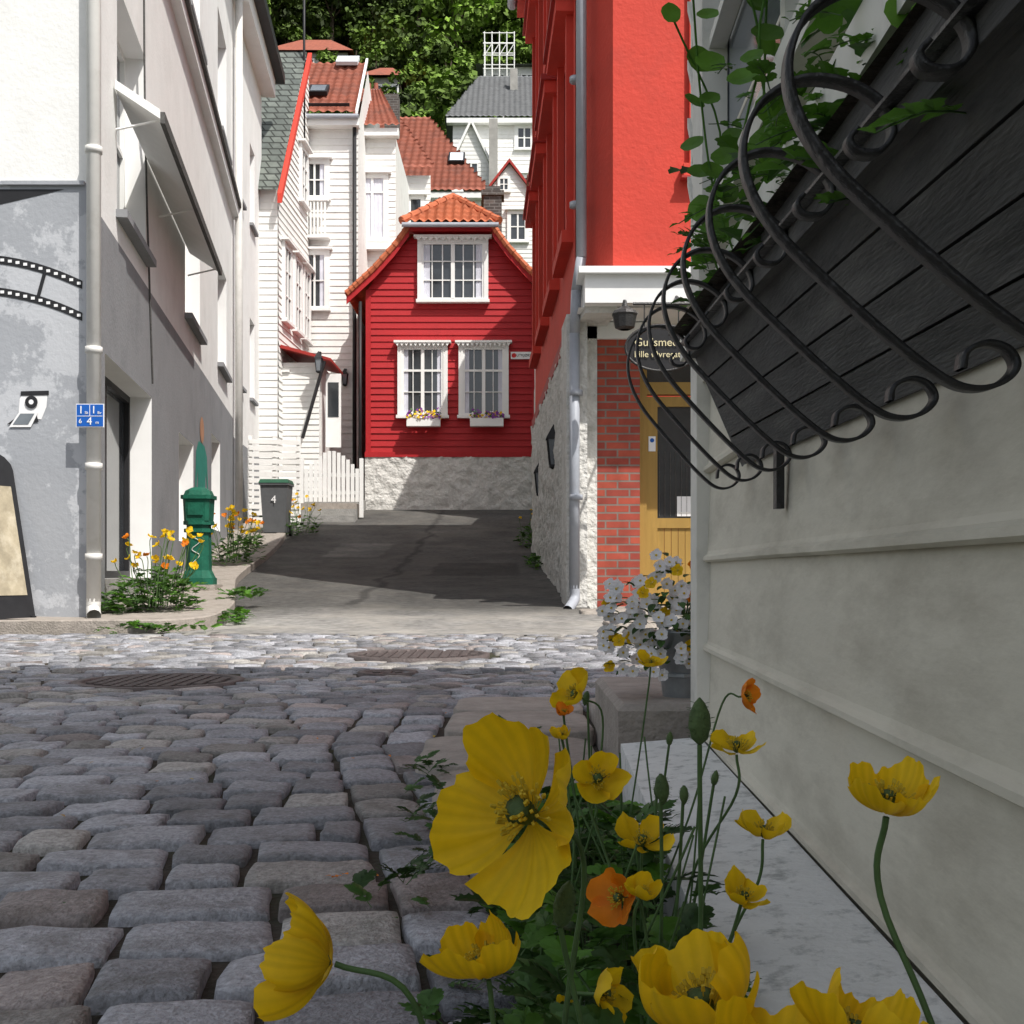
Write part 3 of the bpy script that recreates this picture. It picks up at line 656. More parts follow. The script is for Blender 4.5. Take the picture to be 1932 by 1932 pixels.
for a in(1.02,2.50):
    g.box('flower_box','house_trim',a-.02,a+.76,-.42,-.2,3.93,4.12)
    for i in range(190):
        p=V((a+R.uniform(-.02,.76),R.uniform(-.45,-.18),4.12+abs(R.gauss(0,.08)))); s_=.028; d=V((R.uniform(-1,1),-1,R.uniform(-.3,1))).normalized(); u=d.orthogonal().normalized()*s_; w=d.cross(u)
        g.add('flowers',R.choice(['petal_yellow','petal_purple','petal_purple','petal_white','leaf_green','petal_yellow']),[p-u-w,p+u-w,p+u+w,p-u+w],[(0,1,2,3)])
prof=[(-.42,7.0),(-.15,7.25),(.25,7.62),(.7,8.12),(1.05,8.6),(1.4,9.05),(2.025,9.5)]
for sx in(0,1):
    for (a,z0),(b,z1) in zip(prof,prof[1:]):
        X=(lambda x:x) if sx==0 else (lambda x:W-x)
        hip=z1>8.6
        y0=-.3 if not hip else (-.25+ (z0-8.6)*1.0); y1=-.3 if z1<=8.6 else (-.25+(z1-8.6)*1.0)
        A,B,C,D=(X(a),6,z0),(X(a),y0,z0),(X(b),y1,z1),(X(b),6,z1)
        if sx: A,B,C,D=B,A,D,C
        g.tiles('tiles_roof','tile_orange',A,B,C,D,24,2,.05,.03)
    for (a,z0),(b,z1) in zip(prof[:4],prof[1:5]):
        X=(lambda x:x) if sx==0 else (lambda x:W-x)
        g.prism('verge_board','house_red',[(X(a),-.3,z0-.02),(X(b),-.3,z1-.02),(X(b),-.3,z1-.2),(X(a),-.3,z0-.2)],(0,.05,0))
        for q in range(3):
            t0,t1=q/3,(q+1)/3+.06
            g.cyl('verge_tiles','tile_orange',(X(a+(b-a)*t0),-.3,z0+(z1-z0)*t0+.05),(X(a+(b-a)*t1),-.3,z0+(z1-z0)*t1+.05),.085,.065,7)
g.tiles('tiles_roof','tile_orange',(1.0-.1,-.45,8.62),(W-1.0+.1,-.45,8.62),(W-.9,.75,9.62),(.9,.75,9.62),11,6,.07,.06,mask=lambda s,t:abs(s-.5)<.52*(1-t)+.02)
for sx in(0,1):
    X=(lambda x:x) if sx==0 else (lambda x:W-x)
    for i in range(6):
        t=i/6; t2=t+.19
        P=lambda t:(X(.88+(2.025-.88)*t),-.42+1.12*t,8.72+.92*t)
        g.cyl('ridge_tiles','tile_orange',P(t),P(t2),.10,.075,8)
g.cyl('ridge_tiles','tile_orange',(2.025,.7,9.6),(2.025,6,9.6),.1,n=8)
g.box('hip_fascia','house_red',1.0,W-1.0,-.33,-.02,8.52,8.62); g.cyl('gutter','pipe_grey',(.9,-.5,8.6),(W-.9,-.5,8.6),.055)
g.box('chimney','chimney_brick',2.75,3.2,1.6,2.1,8.6,9.95); g.box('chimney','chimney_brick',2.69,3.26,1.54,2.16,9.95,10.07); g.box('chimney','chimney_brick',2.79,3.16,1.64,2.06,10.07,10.2)
g.poly('side_wall','house_red',[(0,0,1.7),(0,6,1.7),(0,6,7.1),(0,0,7.1)]); g.poly('side_wall','house_red',[(W,0,1.7),(W,6,1.7),(W,6,7.1),(W,0,7.1)])
g.cyl('pipe_downspout','black_paint',(-.12,-.1,2.2),(-.12,-.1,6.9),.04,n=8)
g.done()
g=G('exit_notice_sign'); g.frame((-.03,27.93,5.55),(1,0,0)); g.box('plate','sign_white',0,.58,-.015,0,0,.17)
g.prism('dot','sign_red',[(.075+.055*math.cos(t),-.02,.085+.055*math.sin(t)) for t in np.linspace(0,5.9,14)],(0,.004,0))
g.text('text','UTKJØRSEL',.085,(.35,-.018,.085),'black_paint'); g.done()
# ---------------------------------------------------------------- RED PLASTER BUILDING (right)
g=G('red_plaster_building')
g.frame((.385,19.5,0),(.255,-8.5,0)); LR=math.hypot(.255,8.5); yl=lambda y:(19.5-y)*LR/8.5
HR=[]
for (a,b) in((12.0,13.1),(14.0,15.1),(16.0,17.1),(18.0,19.0)):
    HR.append((yl(b),yl(a),3.95,6.0)); HR.append((yl(b),yl(a),6.9,9.0))
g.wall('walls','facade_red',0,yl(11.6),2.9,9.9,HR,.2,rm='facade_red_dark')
for a,b,c,d in HR:
    g.window(a,b,c,d,.12,2,3,.06,.04,fm='facade_red_dark')
    g.box('window_surround','facade_red',a-.14,a-.002,-.07,0,c-.02,d+.1); g.box('window_surround','facade_red',b+.002,b+.14,-.07,0,c-.02,d+.1)
    g.box('window_hood','facade_red',a-.22,b+.22,-.18,0,d+.1,d+.24); g.box('window_hood','facade_red_dark',a-.26,b+.26,-.22,0,d+.24,d+.3)
    g.box('sills','facade_red',a-.18,b+.18,-.12,0,c-.14,c-.02)
g.box('string_course','facade_red',0,yl(11.65),-.12,0,6.45,6.62); g.box('string_course','facade_red_dark',0,yl(11.65),-.06,0,2.86,3.0)
g.box('eaves','facade_red',-.1,yl(10.9),-.3,0,9.7,9.9); g.cyl('gutter','pipe_grey',(-.1,-.38,9.9),(yl(10.9),-.38,9.9),.08)
vs=[];nx,nz=150,56
for j in range(nz+1):
    for i in range(nx+1):
        x=i*yl(11.45)/nx; z=-.1+j*3.0/nz
        d=.035*noise.noise(V((x*4,z*5,5)))+.03*noise.noise(V((x*9,z*10,2)))
        vs.append((x,-.05+d,z))
g.add('s_stone_wall','rough_white_stone',vs,[(j*(nx+1)+i,j*(nx+1)+i+1,(j+1)*(nx+1)+i+1,(j+1)*(nx+1)+i) for j in range(nz) for i in range(nx)])
g.box('stone_band','rough_white_stone',yl(12.1),yl(11.42),-.1,.1,-.1,3.0)
g.world()
g.poly('back_wall','facade_red',[(.385,19.5,0),(5,19.5,0),(5,19.5,9.9),(.385,19.5,9.9)])
g.poly('roof_deck','tile_red',[(.385,19.5,9.92),(.93,10.9,9.92),(5,10.9,9.92),(5,19.5,9.92)])
g.prism('chamfer','facade_red',[(.64,11.62,3.3),(.93,10.92,3.3),(1.6,10.95,3.3),(1.6,12.5,3.3),(.66,12.5,3.3)],(0,0,6.5))
g.frame((.93,10.9,0),(1,0,0))
g.wall('walls','facade_red',0,4,3.3,9.9)
g.box('pilaster','facade_red',.70,.78,-.05,0,4.25,9.9); g.box('pilaster','facade_red',.64,.85,-.09,0,4.13,4.25); g.box('pilaster','facade_red_dark',.62,.87,-.11,0,4.11,4.13)
g.box('cornice','reveal_white',-.26,4,-.05,.9,2.98,3.24); g.box('cornice','reveal_white',-.32,4,-.12,.9,3.24,3.30); 
g.world()
g.prism('cornice','rough_white_stone',[(.60,11.9,2.92),(.68,11.0,2.92),(.68,11.0,2.98),(.60,11.9,2.98)],(.3,0,0))
g.poly('porch_ceiling','reveal_white',[(.62,11.0,2.97),(4,11.0,2.97),(4,12.3,2.97),(.62,12.3,2.97)])
g.box('corner_pier','rough_white_stone',.66,.835,11.6,12.2,-.05,2.95)
g.box('brick_pier','brick_wall',.84,1.26,11.65,12.1,-.05,2.8); g.box('pier_cap','reveal_white',.64,1.34,11.6,12.1,2.8,2.96)
g.box('brick_pier','brick_wall',2.15,3.9,11.65,12.1,-.05,2.8)
g.box('threshold','granite_kerb',1.0,2.4,11.3,12.1,-.05,.17)
g.frame((1.26,11.9,.17),(1,0,0))
g.box('door_frame','door_ochre',0,.09,-.06,.06,0,2.6); g.box('door_frame','door_ochre',.8,.89,-.06,.06,0,2.6); g.box('door_frame','door_ochre',.09,.8,-.06,.06,2.12,2.24); g.box('door_frame','door_ochre',.09,.8,-.06,.06,2.5,2.6)
g.poly('transom_glass','glass_dark',[(.09,.02,2.24),(.8,.02,2.24),(.8,.02,2.5),(.09,.02,2.5)])
g.box('door_leaf','door_ochre',.09,.20,-.03,.02,.02,2.1); g.box('door_leaf','door_ochre',.69,.8,-.03,.02,.02,2.1)
g.box('door_leaf','door_ochre',.20,.69,-.03,.02,2.0,2.1); g.box('door_leaf','door_ochre',.20,.69,-.03,.02,.78,.88); g.box('door_leaf','door_ochre',.2,.69,-.03,.02,.02,.12)
for i in range(7): g.box('door_panel','door_ochre',.203+i*.07,.268+i*.07,-.012,.02,.12,.78)
g.poly('door_glass','glass_dark',[(.2,.0,.88),(.69,.0,.88),(.69,.0,2.0),(.2,.0,2.0)])
for i in range(9): g.box('door_grille','box_wood',.22+i*.055,.225+i*.055,-.008,-.003,.9,1.55)
g.box('door_notice','sign_white',.4,.62,-.008,-.004,.9,1.1); g.box('door_notice','pipe_white',.42,.6,-.011,-.0085,.93,.94)
g.box('door_sticker','sign_white',.11,.18,-.038,-.032,1.55,1.7); g.prism('door_sticker','blue_sign',[(.145+.022*math.cos(t),-.041,1.66+.022*math.sin(t)) for t in np.linspace(0,5.8,10)],(0,.002,0))
g.world()
P=[(.66,11.25,9.8),(.66,11.25,3.5),(.615,11.3,3.2),(.60,11.35,2.8),(.60,11.35,.35)]
for a,b in zip(P,P[1:]): g.cyl('pipe_downspout','pipe_grey',a,b,.05)
g.tube('pipe_downspout','pipe_grey',[(.60,11.35,.38),(.60,11.34,.25),(.53,11.2,.15)],.05,10)
for z in(5.2,4.0,2.2,1.2): g.cyl('pipe_collar','pipe_grey',(.615,11.33,z),(.615,11.33,z+.05),.064)
g.done()
lantern(.50,14.0,1.95,1.3,(1,0)); lantern(.42,17.5,1.85,1.3,(1,0))
g=G('unseen_lane_house'); g.box('walls','rough_white_stone',.45,5,20.0,24.2,.6,4.2); g.box('walls','white_boards',.50,5,24.25,26.2,1,8.6)  # unseen neighbour, added and sized so its shadow crosses the red house front
g.prism('roof','tile_red',[(.3,24.1,8.6),(5,24.1,8.6),(5,24.1,10),(1.6,24.1,10)],(0,2.2,0)); g.done()
g=G('hanging_oval_sign'); cx,cz,cy=1.31,2.47,10.35
pts=[(cx+.31*math.cos(t),cy,cz+.195*math.sin(t)) for t in np.linspace(0,2*math.pi,33)[:-1]]
g.prism('board','black_paint',pts,(0,.03,0))
g.tube('stem_rim','black_iron',[(cx+.315*math.cos(t),cy+.0,cz+.2*math.sin(t)) for t in np.linspace(0,2*math.pi,25)],.012)
g.frame((cx,cy-.012,cz),(1,0,0)); g.text('text','Gullsmeden',.10,(0,0,.045),'sign_cream'); g.text('text','Lille Øvregaten',.078,(0,0,-.06),'sign_cream'); g.world()
for sx in(-.15,.15): g.cyl('chains','black_iron',(cx+sx,cy+.015,cz+.17),(cx+sx,cy+.015,2.86),.006,n=5)
g.cyl('arm','black_iron',(cx-.25,cy+.015,2.86),(cx+.4,cy+.015,2.86),.015,n=6); g.cyl('arm','black_iron',(cx+.2,cy+.015,2.86),(cx+.2,10.9,3.05),.015,n=6)
g.done()
g=G('porch_lantern'); g.lathe('cage','black_iron',(1.02,10.7,2.72),[(.05,-.02),(.09,.0),(.11,.1),(.12,.12),(.10,.15),(.03,.19),(.015,.25)],10); g.done()
# ---------------------------------------------------------------- NEAR WHITE HOUSE (right foreground)
NX0=lambda y:.365+.0305*y
g=G('white_clapboard_house')
g.frame((NX0(2.66),2.66,0),(-.0305,-1,0))   # local x runs towards camera
def bd(z0,z1,x0=0,x1=5.6,lip=.017):
    pr=[(-lip+.003,z0),(-lip-.004,z0+.004),(-lip-.004,z0+.012),(-lip+.004,z0+.017),(-lip+.006,z0+.024),(-.004,z1)]
    fs=[];n=len(pr); NS=40 if z0<1 else 1; vs=[]
    for k in range(NS+1):
        x=x0+(x1-x0)*k/NS; wv=.0022*noise.noise(V((x*1.7,z0*9,2))) if NS>1 else 0
        for (y,z) in pr: vs.append((x,y+wv,z+wv*.8))
        vs.append((x,0,z0))
    m=n+1
    for k in range(NS):
        for i in range(n-1): fs.append((k*m+i,(k+1)*m+i,(k+1)*m+i+1,k*m+i+1))
        fs.append((k*m+n,(k+1)*m+n,(k+1)*m,k*m))
    g.add('boards','near_boards',vs,fs)
z=.128
while z<6.4: bd(z,z+.198); z+=.198
g.box('wall_core','near_boards',0,5.6,.002,4,.05,6.4)
g.box('corner_board','near_trim',-.05,.035,-.035,.0,.1,6.4); g.box('corner_board','near_trim',-.075,-.05,-.035,.2,.1,6.4)
g.prism('ledge','ledge_paint',[(-.02,-.022,.128),(-.02,-.20,.112),(-.02,-.20,-.05),(-.02,-.022,-.05)],(5.6,0,0))
g.window(.35,1.9,1.12,2.3,-.05,2,3,.05,.02,fm='near_trim',gm='glass_pale')
g.box('window_casing','near_trim',.25,.35,-.07,-.02,.95,2.4); g.box('window_sill','near_trim',.2,2.0,-.09,-.02,.94,1.0)
for i in range(8):
    z0=1.15+i*.13
    g.prism('lattice','near_trim',[(.03,-.045,z0),(.03,-.045,z0+.022),(.24,-.045,z0+.232),(.24,-.045,z0+.21)],(0,.008,0))
    g.prism('lattice','near_trim',[(.24,-.055,z0),(.24,-.055,z0+.022),(.03,-.055,z0+.232),(.03,-.055,z0+.21)],(0,.008,0))
g.done()
g=G('stone_doorstep'); 
def rblock(x0,x1,y0,y1,z0,z1,m,r=.015):
    g.box('block',m,x0,x1,y0,y1,z0,z1-r)
    vs=[(x0,y0,z1-r),(x1,y0,z1-r),(x1,y1,z1-r),(x0,y1,z1-r),(x0+r,y0+r,z1),(x1-r,y0+r,z1),(x1-r,y1-r,z1),(x0+r,y1-r,z1)]
    g.add('block_top',m,vs,[(0,1,5,4),(1,2,6,5),(2,3,7,6),(3,0,4,7),(4,5,6,7)])
rblock(.25,.75,2.78,3.55,-.05,.19,'granite_kerb'); g.done()
# ---------------------------------------------------------------- window box with scroll irons
g=G('window_box')
def Z(y,z=.93): return -(.018+.067*max(0,z-.65)/.28)*(2.1-y)/1.37
SC=[(.300,.668),(.303,.684),(.318,.692),(.333,.686),(.339,.670),(.328,.655),(.308,.650),(.286,.660),(.25,.695),(.20,.752),(.165,.797),(.146,.838),(.142,.878),(.155,.915),(.184,.936),(.218,.932),(.243,.912),(.25,.888),(.240,.869),(.224,.869),(.218,.880),(.224,.890)]
for y in(2.1,1.88,1.66,1.45,1.24,1.04,.86,.70):
    pts=spline([V((x+.0305*y,y,z+Z(y,z))) for x,z in SC],6); vs=[];fs=[]; hw=.0085; th=.0018; k=len(pts)
    for i,p in enumerate(pts):
        d=(pts[min(i+1,k-1)]-pts[max(i-1,0)]).normalized(); nn=d.cross(V((0,1,0)))
        for a,b in((-1,-1),(1,-1),(1,1),(-1,1)): vs.append(p+V((0,1,0))*hw*a+nn*th*b)
    for i in range(k-1):
        for a in range(4): fs.append((4*i+a,4*i+(a+1)%4,4*i+4+(a+1)%4,4*i+4+a))
    g.add('straps','black_iron',vs,fs)
def beam(x0,z0,x1,z1,th,m,y0=.15,y1=2.14,p='planks'):
    d=V((x1-x0,0,z1-z0)).normalized(); n=V((-d.z,0,d.x))*th
    q=[V((x0,0,z0)),V((x1,0,z1)),V((x1,0,z1))+n,V((x0,0,z0))+n]; vs=[]
    for y in(y0,y1): vs+=[a+V((.0305*y,y,Z(y,a.z))) for a in q]
    g.add(p,m,vs,[(0,1,2,3),(7,6,5,4),(0,4,5,1),(1,5,6,2),(2,6,7,3),(3,7,4,0)])
A=V((.352,0,.692)); B=V((.262,0,.90)); n=4
for i in range(n):
    a=A.lerp(B,(i+.03)/n); b=A.lerp(B,(i+.97)/n); beam(a.x,a.z,b.x,b.z,-.014,'box_wood')
beam(.252,.885,.244,.955,-.016,'box_wood',p='rim')
beam(.262,.912,.238,.912,.004,'black_iron',y0=.3,y1=2.14,p='flat_rail')
y=2.13; q=[(.352,.692),(.262,.90),(.248,.95),(.36,.95)]
g.prism('end_board','box_wood',[(a+.0305*y,y,b+Z(y,b)) for a,b in q],(0,.014,0))
g.poly('soil','soil',[(.25+.03,2.12,.925),(.40,2.12,.925),(.36,.2,.84),(.25,.2,.84)])
beam(.338,.60,.350,.60,.10,'black_iron',y0=1.75,y1=1.775,p='wall_bracket')
g.done()
# ---------------------------------------------------------------- plants
def leafblade(g,part,m,o,d,up,L,Wd,col,lob=0):
    d=V(d).normalized(); sd=d.cross(V(up)).normalized(); u=sd.cross(d); n=6; vs=[];fs=[]
    for i in range(n+1):
        t=i/n; w=Wd*math.sin(math.pi*min(1,.08+t*.92))**.8*(1+(.35 if lob and i%2 else 0)); c=V(o)+d*L*t-u*L*.35*t*t
        vs+=[c-sd*w+u*w*.25,c,c+sd*w+u*w*.25]
    for i in range(n):
        b=3*i; fs+=[(b,b+1,b+4,b+3),(b+1,b+2,b+5,b+4)]
    g.add(part,m,vs,fs,col)
def fern(g,part,m,o,d,L,col,k=7):
    d=V(d).normalized(); sd=d.cross(V((0,0,1))).normalized(); u=sd.cross(d)
    for i in range(1,k+1):
        t=i/k; c=V(o)+d*L*t-V((0,0,1))*L*.4*t*t
        for s_ in((-1,1) if i<k else (0,)):
            dd=(d*.75+sd*s_*.8+u*R.uniform(-.1,.3)); l=L*.34*(1.05-abs(t-.45))
            leafblade(g,part,m,c,dd,u,l,l*.25,col,1)
    g.tube('stems','stem_green',[V(o),V(o)+d*L*.5-V((0,0,1))*L*.1,V(o)+d*L-V((0,0,1))*L*.4],L*.012,3,2)
def rc(a=.6,b=1.35,w=1.0):
    k=R.uniform(a,b); return (k*w,k,k*.9)
def petal(g,m,M,phi,Rr,cup,wid,sd,inner,hi=False):
    n,mm=(30,16) if hi else (10,6); vs=[];cs=[];fs=[]
    off=R.uniform(-.12,.12)
    for j in range(mm+1):
        t=j/mm; tt=.06+.94*t
        for i in range(n+1):
            s=-1+2*i/n
            c=cup*(1+.06*math.sin(sd)+.12*math.sin(2.3*s+sd)); ln=Rr*(1-.26*abs(s)**2.6-.05*abs(math.sin(s*3.3+sd))*t-.02*abs(math.sin(s*11+sd)))
            rho=ln*math.sin(c*tt)/c; h=ln*(1-math.cos(c*tt))/c
            a=phi+off+s*wid*(.62+.38*math.sin(min(1,t*1.25)*1.57))
            h+=Rr*(.06*math.sin(4.2*s+sd)+.026*math.sin(12*s+sd*2+t*2)+.014*math.sin(27*s+sd*3+t*3))*t**1.4*1.3 + inner*.04*Rr
            rho+=Rr*(.06*math.sin(4*s+sd*3)+.014*math.sin(17*s+sd))*t*t
            vs.append(M@V((rho*math.cos(a),rho*math.sin(a),h)))
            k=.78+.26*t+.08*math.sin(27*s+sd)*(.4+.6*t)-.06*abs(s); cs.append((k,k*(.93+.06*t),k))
    for j in range(mm):
        for i in range(n): b=j*(n+1)+i; fs.append((b,b+1,b+n+2,b+n+1))
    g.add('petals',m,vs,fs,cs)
def flower(g,p,d,Rr,m='petal_yellow',cup=.9,wid=.95,np_=4,root=None,lod=False,sr=.0017):
    d=V(d).normalized(); M=Matrix.Translation(p)@d.to_track_quat('Z','Y').to_matrix().to_4x4()
    ph=R.uniform(0,6)
    for k in range(np_): petal(g,m,M,ph+k*2*math.pi/np_,Rr*R.uniform(.88,1.12)*(1 if k%2 else .95),cup*R.uniform(.6,1.3),wid,R.uniform(0,9),k%2,hi=(p[1]<.8))
    if not lod:
        old=g.M; g.M=M
        g.lathe('s_pistil','bud_green',(0,0,0),[(.001,0),(Rr*.09,Rr*.05),(Rr*.12,Rr*.17),(Rr*.10,Rr*.26),(Rr*.14,Rr*.28),(Rr*.05,Rr*.32)],8)
        for k in range(60):
            a=R.uniform(0,6.28); e=R.uniform(.25,.95); L_=Rr*R.uniform(.26,.42); q=V((math.cos(a)*math.sin(e),math.sin(a)*math.sin(e),math.cos(e)))*L_
            g.cyl('stamens','stamen',(0,0,Rr*.02),q,Rr*.006,n=3,cap=False); g.cyl('stamens','stamen',q,q*1.14,Rr*.024,Rr*.017,n=4)
        g.M=old
    if root is not None:
        r=V(root); P=V(p); g.tube('stems','stem_green',[r,r.lerp(P,.45)+V((R.uniform(-.015,.015),R.uniform(-.02,.02),.03)),P-d*Rr*.9-V((0,0,Rr*.25)),P-d*Rr*.05],sr,6,7)
def bud(g,p,L,root,ang=(0,0,1)):
    d=V(ang).normalized(); M=Matrix.Translation(p)@d.to_track_quat('Z','Y').to_matrix().to_4x4(); old=g.M; g.M=M
    g.lathe('buds','bud_green',(0,0,0),[(.001,-L/2),(L*.17,-L*.38),(L*.24,-L*.1),(L*.22,L*.15),(L*.12,L*.38),(.0005,L*.5)],12)
    for k in range(60):
        a=R.uniform(0,6.28); zz=R.uniform(-.4,.4)*L; rr=L*.23*math.cos(zz/L*2.6); q=V((rr*math.cos(a),rr*math.sin(a),zz)); g.cyl('bud_hairs','stem_green',q,q+V((math.cos(a),math.sin(a),.3))*L*.1,L*.006,n=3,cap=False)
    g.M=old; r=V(root);P=V(p)
    g.tube('stems','stem_green',[r,r.lerp(P,.5)+V((.006,0,.02)),P-d*L*.5],.0016,6,7)
g=G('poppy_plant')
Y_,O_='petal_yellow','petal_orange'
F=[((.012,.65,.366),(-.50,-.66,.35),.060,Y_,.95,.82,4),((-.092,.6,.302),(-.95,.1,.12),.047,Y_,1.35,.98,4),((-.014,.68,.268),(-.25,-.05,1),.043,Y_,1.8,1.0,4),
((.090,.55,.290),(-.25,-.20,.95),.055,Y_,1.6,.97,4),((.108,.49,.288),(0.1,-.2,1),.045,Y_,1.3,.92,4),((.142,.5,.298),(.45,.1,.85),.042,Y_,1.3,.88,4),
((.190,.60,.378),(.05,-.12,1),.038,Y_,1.45,.95,4),((.086,1.5,.343),(-.7,-.35,.4),.042,Y_,1.3,.95,4),((.211,1.8,.358),(.1,-.2,1),.029,Y_,1.15,.9,4),
((.292,1.5,.343),(.75,-.45,.1),.030,O_,1.3,.95,4),((.2185,1.15,.325),(0,-.15,1),.037,Y_,1.1,.78,4),((.078,1.1,.306),(.15,-.8,.5),.036,Y_,1.1,.9,4),
((.121,1.1,.246),(0,-.35,.95),.035,Y_,1.05,.75,4),((.223,1.05,.265),(.1,-.15,1),.035,Y_,1.15,.78,4),((.089,.95,.2385),(-.55,-.6,.25),.030,O_,1.2,.95,4),
((.175,.9,.25),(.2,-.4,.8),.027,Y_,1.2,.85,4),((.1,.92,.248),(0.2,-.3,.8),.022,Y_,1.5,.9,4),((.0625,.85,.1975),(.75,-.5,.15),.029,Y_,1.2,.95,4),
((.055,1.3,.318),(-.2,-.3,1),.021,Y_,1.6,1,4),((.058,1.32,.342),(-.1,-.4,.8),.016,O_,1.7,1,4),((.045,1.0,.13),(0,-.5,.7),.015,Y_,1.6,1,3),((.128,.56,.258),(-.1,-.6,.8),.036,Y_,1.1,.9,4),((.075,.5,.258),(-.4,-.5,.8),.030,Y_,1.5,.95,4)]
for p,d,r,m,c,w,n_ in F:
    big=p[1]<.7
    root=(min(.165,max(.045,p[0]*.5+.06)) ,p[1]+R.uniform(.02,.14),.01)
    if p[0]<-.05: root=(.02,.62,.05)
    if p[0]>.18 and big: root=(.22,.56,.08)
    flower(g,p,d,r,m,c,w,n_,root,sr=.0017 if big else .0014)
for p,L,a in(((.119,.75,.406),.030,(0,0,1)),((.127,1.0,.317),.026,(.1,0,-1)),((.160,1.1,.293),.018,(0,0,-1)),((.029,.65,.318),.026,(.2,0,1)),((.206,1.2,.292),.016,(.2,0,1)),((.02,2.0,.21),.03,(.1,0,1)),((.10,1.6,.33),.02,(-.2,0,-1)),((.16,1.3,.26),.018,(0,0,-1)),((.2,1.5,.29),.018,(.1,0,1)),((.13,.8,.17),.02,(.1,0,1)),((.05,.62,.2),.016,(.1,0,1))):
    bud(g,p,L,(min(.16,p[0]*.6+.04),p[1]+.03,.01),a)
for i in range(34):
    y=R.uniform(.7,1.9); x=R.uniform(.04,.17); g.tube('stems','stem_green',[(x,y,0),(x+R.uniform(-.03,.03),y+R.uniform(-.03,.03),.12),(x+R.uniform(-.06,.06),y+R.uniform(-.05,.05),R.uniform(.17,.30))],.0012,5,5)
for i in range(580):
    y=R.uniform(.62,2.0)**1.0; x=R.uniform(.0 if y<1.6 else -.02,.185); z=R.uniform(.01,.18)*(1 if y<1.6 else .7)
    a=R.uniform(0,6.28); fern(g,'leaves','leaf_green' if R.random()<.7 else 'leaf_bright',(x,y,z),(math.cos(a),math.sin(a),R.uniform(.3,1.2)),R.uniform(.05,.09),rc(.45,1.3),6)
g.done()
g=G('kerb_weeds')
for i in range(120):
    c=R.choice([(-.12,2.3),(-.2,2.75),(.0,1.9),(-.1,2.1),(.12,2.5),(.0,3.4),(-.16,1.75),(-.03,1.45),(-.05,1.2)]); x=c[0]+R.gauss(0,.04); y=c[1]+R.gauss(0,.08); a=R.uniform(0,6.28)
    fern(g,'leaves','leaf_green',(x,y,.01+R.uniform(0,.05)),(math.cos(a),math.sin(a),R.uniform(.2,1.5)),R.uniform(.035,.07),rc(.4,1.1),5)
g.done()
g=G('fallen_petals')
for i in range(46):
    x=R.uniform(-1.6,.15) if i>6 else -.26+R.gauss(0,.02); y=R.uniform(1.2,4.2) if i>6 else 1.87+R.gauss(0,.015); a=R.uniform(0,6.28)
    leafblade(g,'petals_litter',R.choice(['petal_orange','stamen','leaf_green','door_ochre']) if i>6 else 'petal_orange',(x,y,.022),(math.cos(a),math.sin(a),.15),(0,0,1),R.uniform(.008,.02),R.uniform(.002,.005),rc(.5,1))
g.done()
def clump(cx,cy,rx,ry,h,nl,nf,gzf,fr=.035):
    g=G('poppy_plant')
    for i in range(nl):
        a=R.uniform(0,6.28); q=R.random()**.5; x=cx+rx*q*math.cos(a); y=cy+ry*q*math.sin(a); z=gzf(y)+R.uniform(0,h*.62)*(1-q*.5); b=R.uniform(0,6.28)
        fern(g,'leaves','leaf_bright' if R.random()<.6 else 'leaf_green',(x,y,z),(math.cos(b),math.sin(b),R.uniform(.2,1.2)),R.uniform(.1,.17),rc(.5,1.3),4)
    for i in range(nf):
        a=R.uniform(0,6.28); q=R.random()**.5; x=cx+rx*1.1*q*math.cos(a); y=cy+ry*q*math.sin(a); z=gzf(y)+h*R.uniform(.55,1.1)
        flower(g,(x,y,z),(R.uniform(-.6,.6),R.uniform(-.9,.1),.7),fr,Y_ if R.random()<.85 else O_,1.1,.9,4,(cx+(x-cx)*.5,y,gzf(y)+.05),lod=True,sr=.004)
    g.done()
gp=lambda y:gz(y)+.09
clump(-2.98,9.9,.34,.3,.62,230,30,gp,.045); clump(-3.3,9.6,.26,.15,.30,90,1,gp); clump(-2.55,11.2,.15,.25,.2,40,0,gp)
clump(-3.9,16.5,.35,.9,.7,150,26,gp,.055); clump(-4.3,19,.25,.7,.5,70,14,gp,.055)
clump(-4.0,22.5,.3,.9,.7,110,16,gz,.055); clump(.25,20.5,.15,.8,.7,80,4,gz); clump(.35,17,.12,.8,.25,60,0,gz); clump(-2.6,8.72,.4,.05,.12,40,0,gz); clump(-2.3,9.8,.08,.4,.14,40,0,gz)
g=G('flower_bucket'); c=(.435,2.98,.19)
g.lathe('s_bucket','zinc',c,[(.055,0),(.075,.16),(.08,.165),(.074,.165),(.07,.15)],20); g.lathe('rings','zinc',c,[(.062,.05),(.066,.052),(.066,.06),(.063,.062)],20)
for i in range(220):
    a=R.uniform(0,6.28); q=R.random()**.6; p=V((c[0]-.04+.15*q*math.cos(a),c[1]+.1*q*math.sin(a),c[2]+.14+.12*(1-q)+R.uniform(-.10,.1)))
    leafblade(g,'leaves','leaf_green',p,(math.cos(a),math.sin(a),R.uniform(-.3,.8)),(0,0,1),.035,.010,rc(.5,1.1))
for i in range(150):
    a=R.uniform(0,6.28); q=R.random()**.5; p=V((c[0]-.065+.16*q*math.cos(a),c[1]-.03+.09*q*math.sin(a),c[2]+.14+.12*(1-q)+R.uniform(-.10,.12)))
    d=V((R.uniform(-.7,.3),-1,R.uniform(-.1,.7))).normalized(); yo=R.random()<.10
    M=Matrix.Translation(p)@d.to_track_quat('Z','Y').to_matrix().to_4x4()
    for k in range(5): petal(g,Y_ if yo else 'petal_white',M,k*1.256+.3,.0175,.5,.75,k,k%2)
    g.M=M; g.lathe('eyes','stamen',(0,0,.002),[(.0035,0),(.001,.002)],6); g.world()
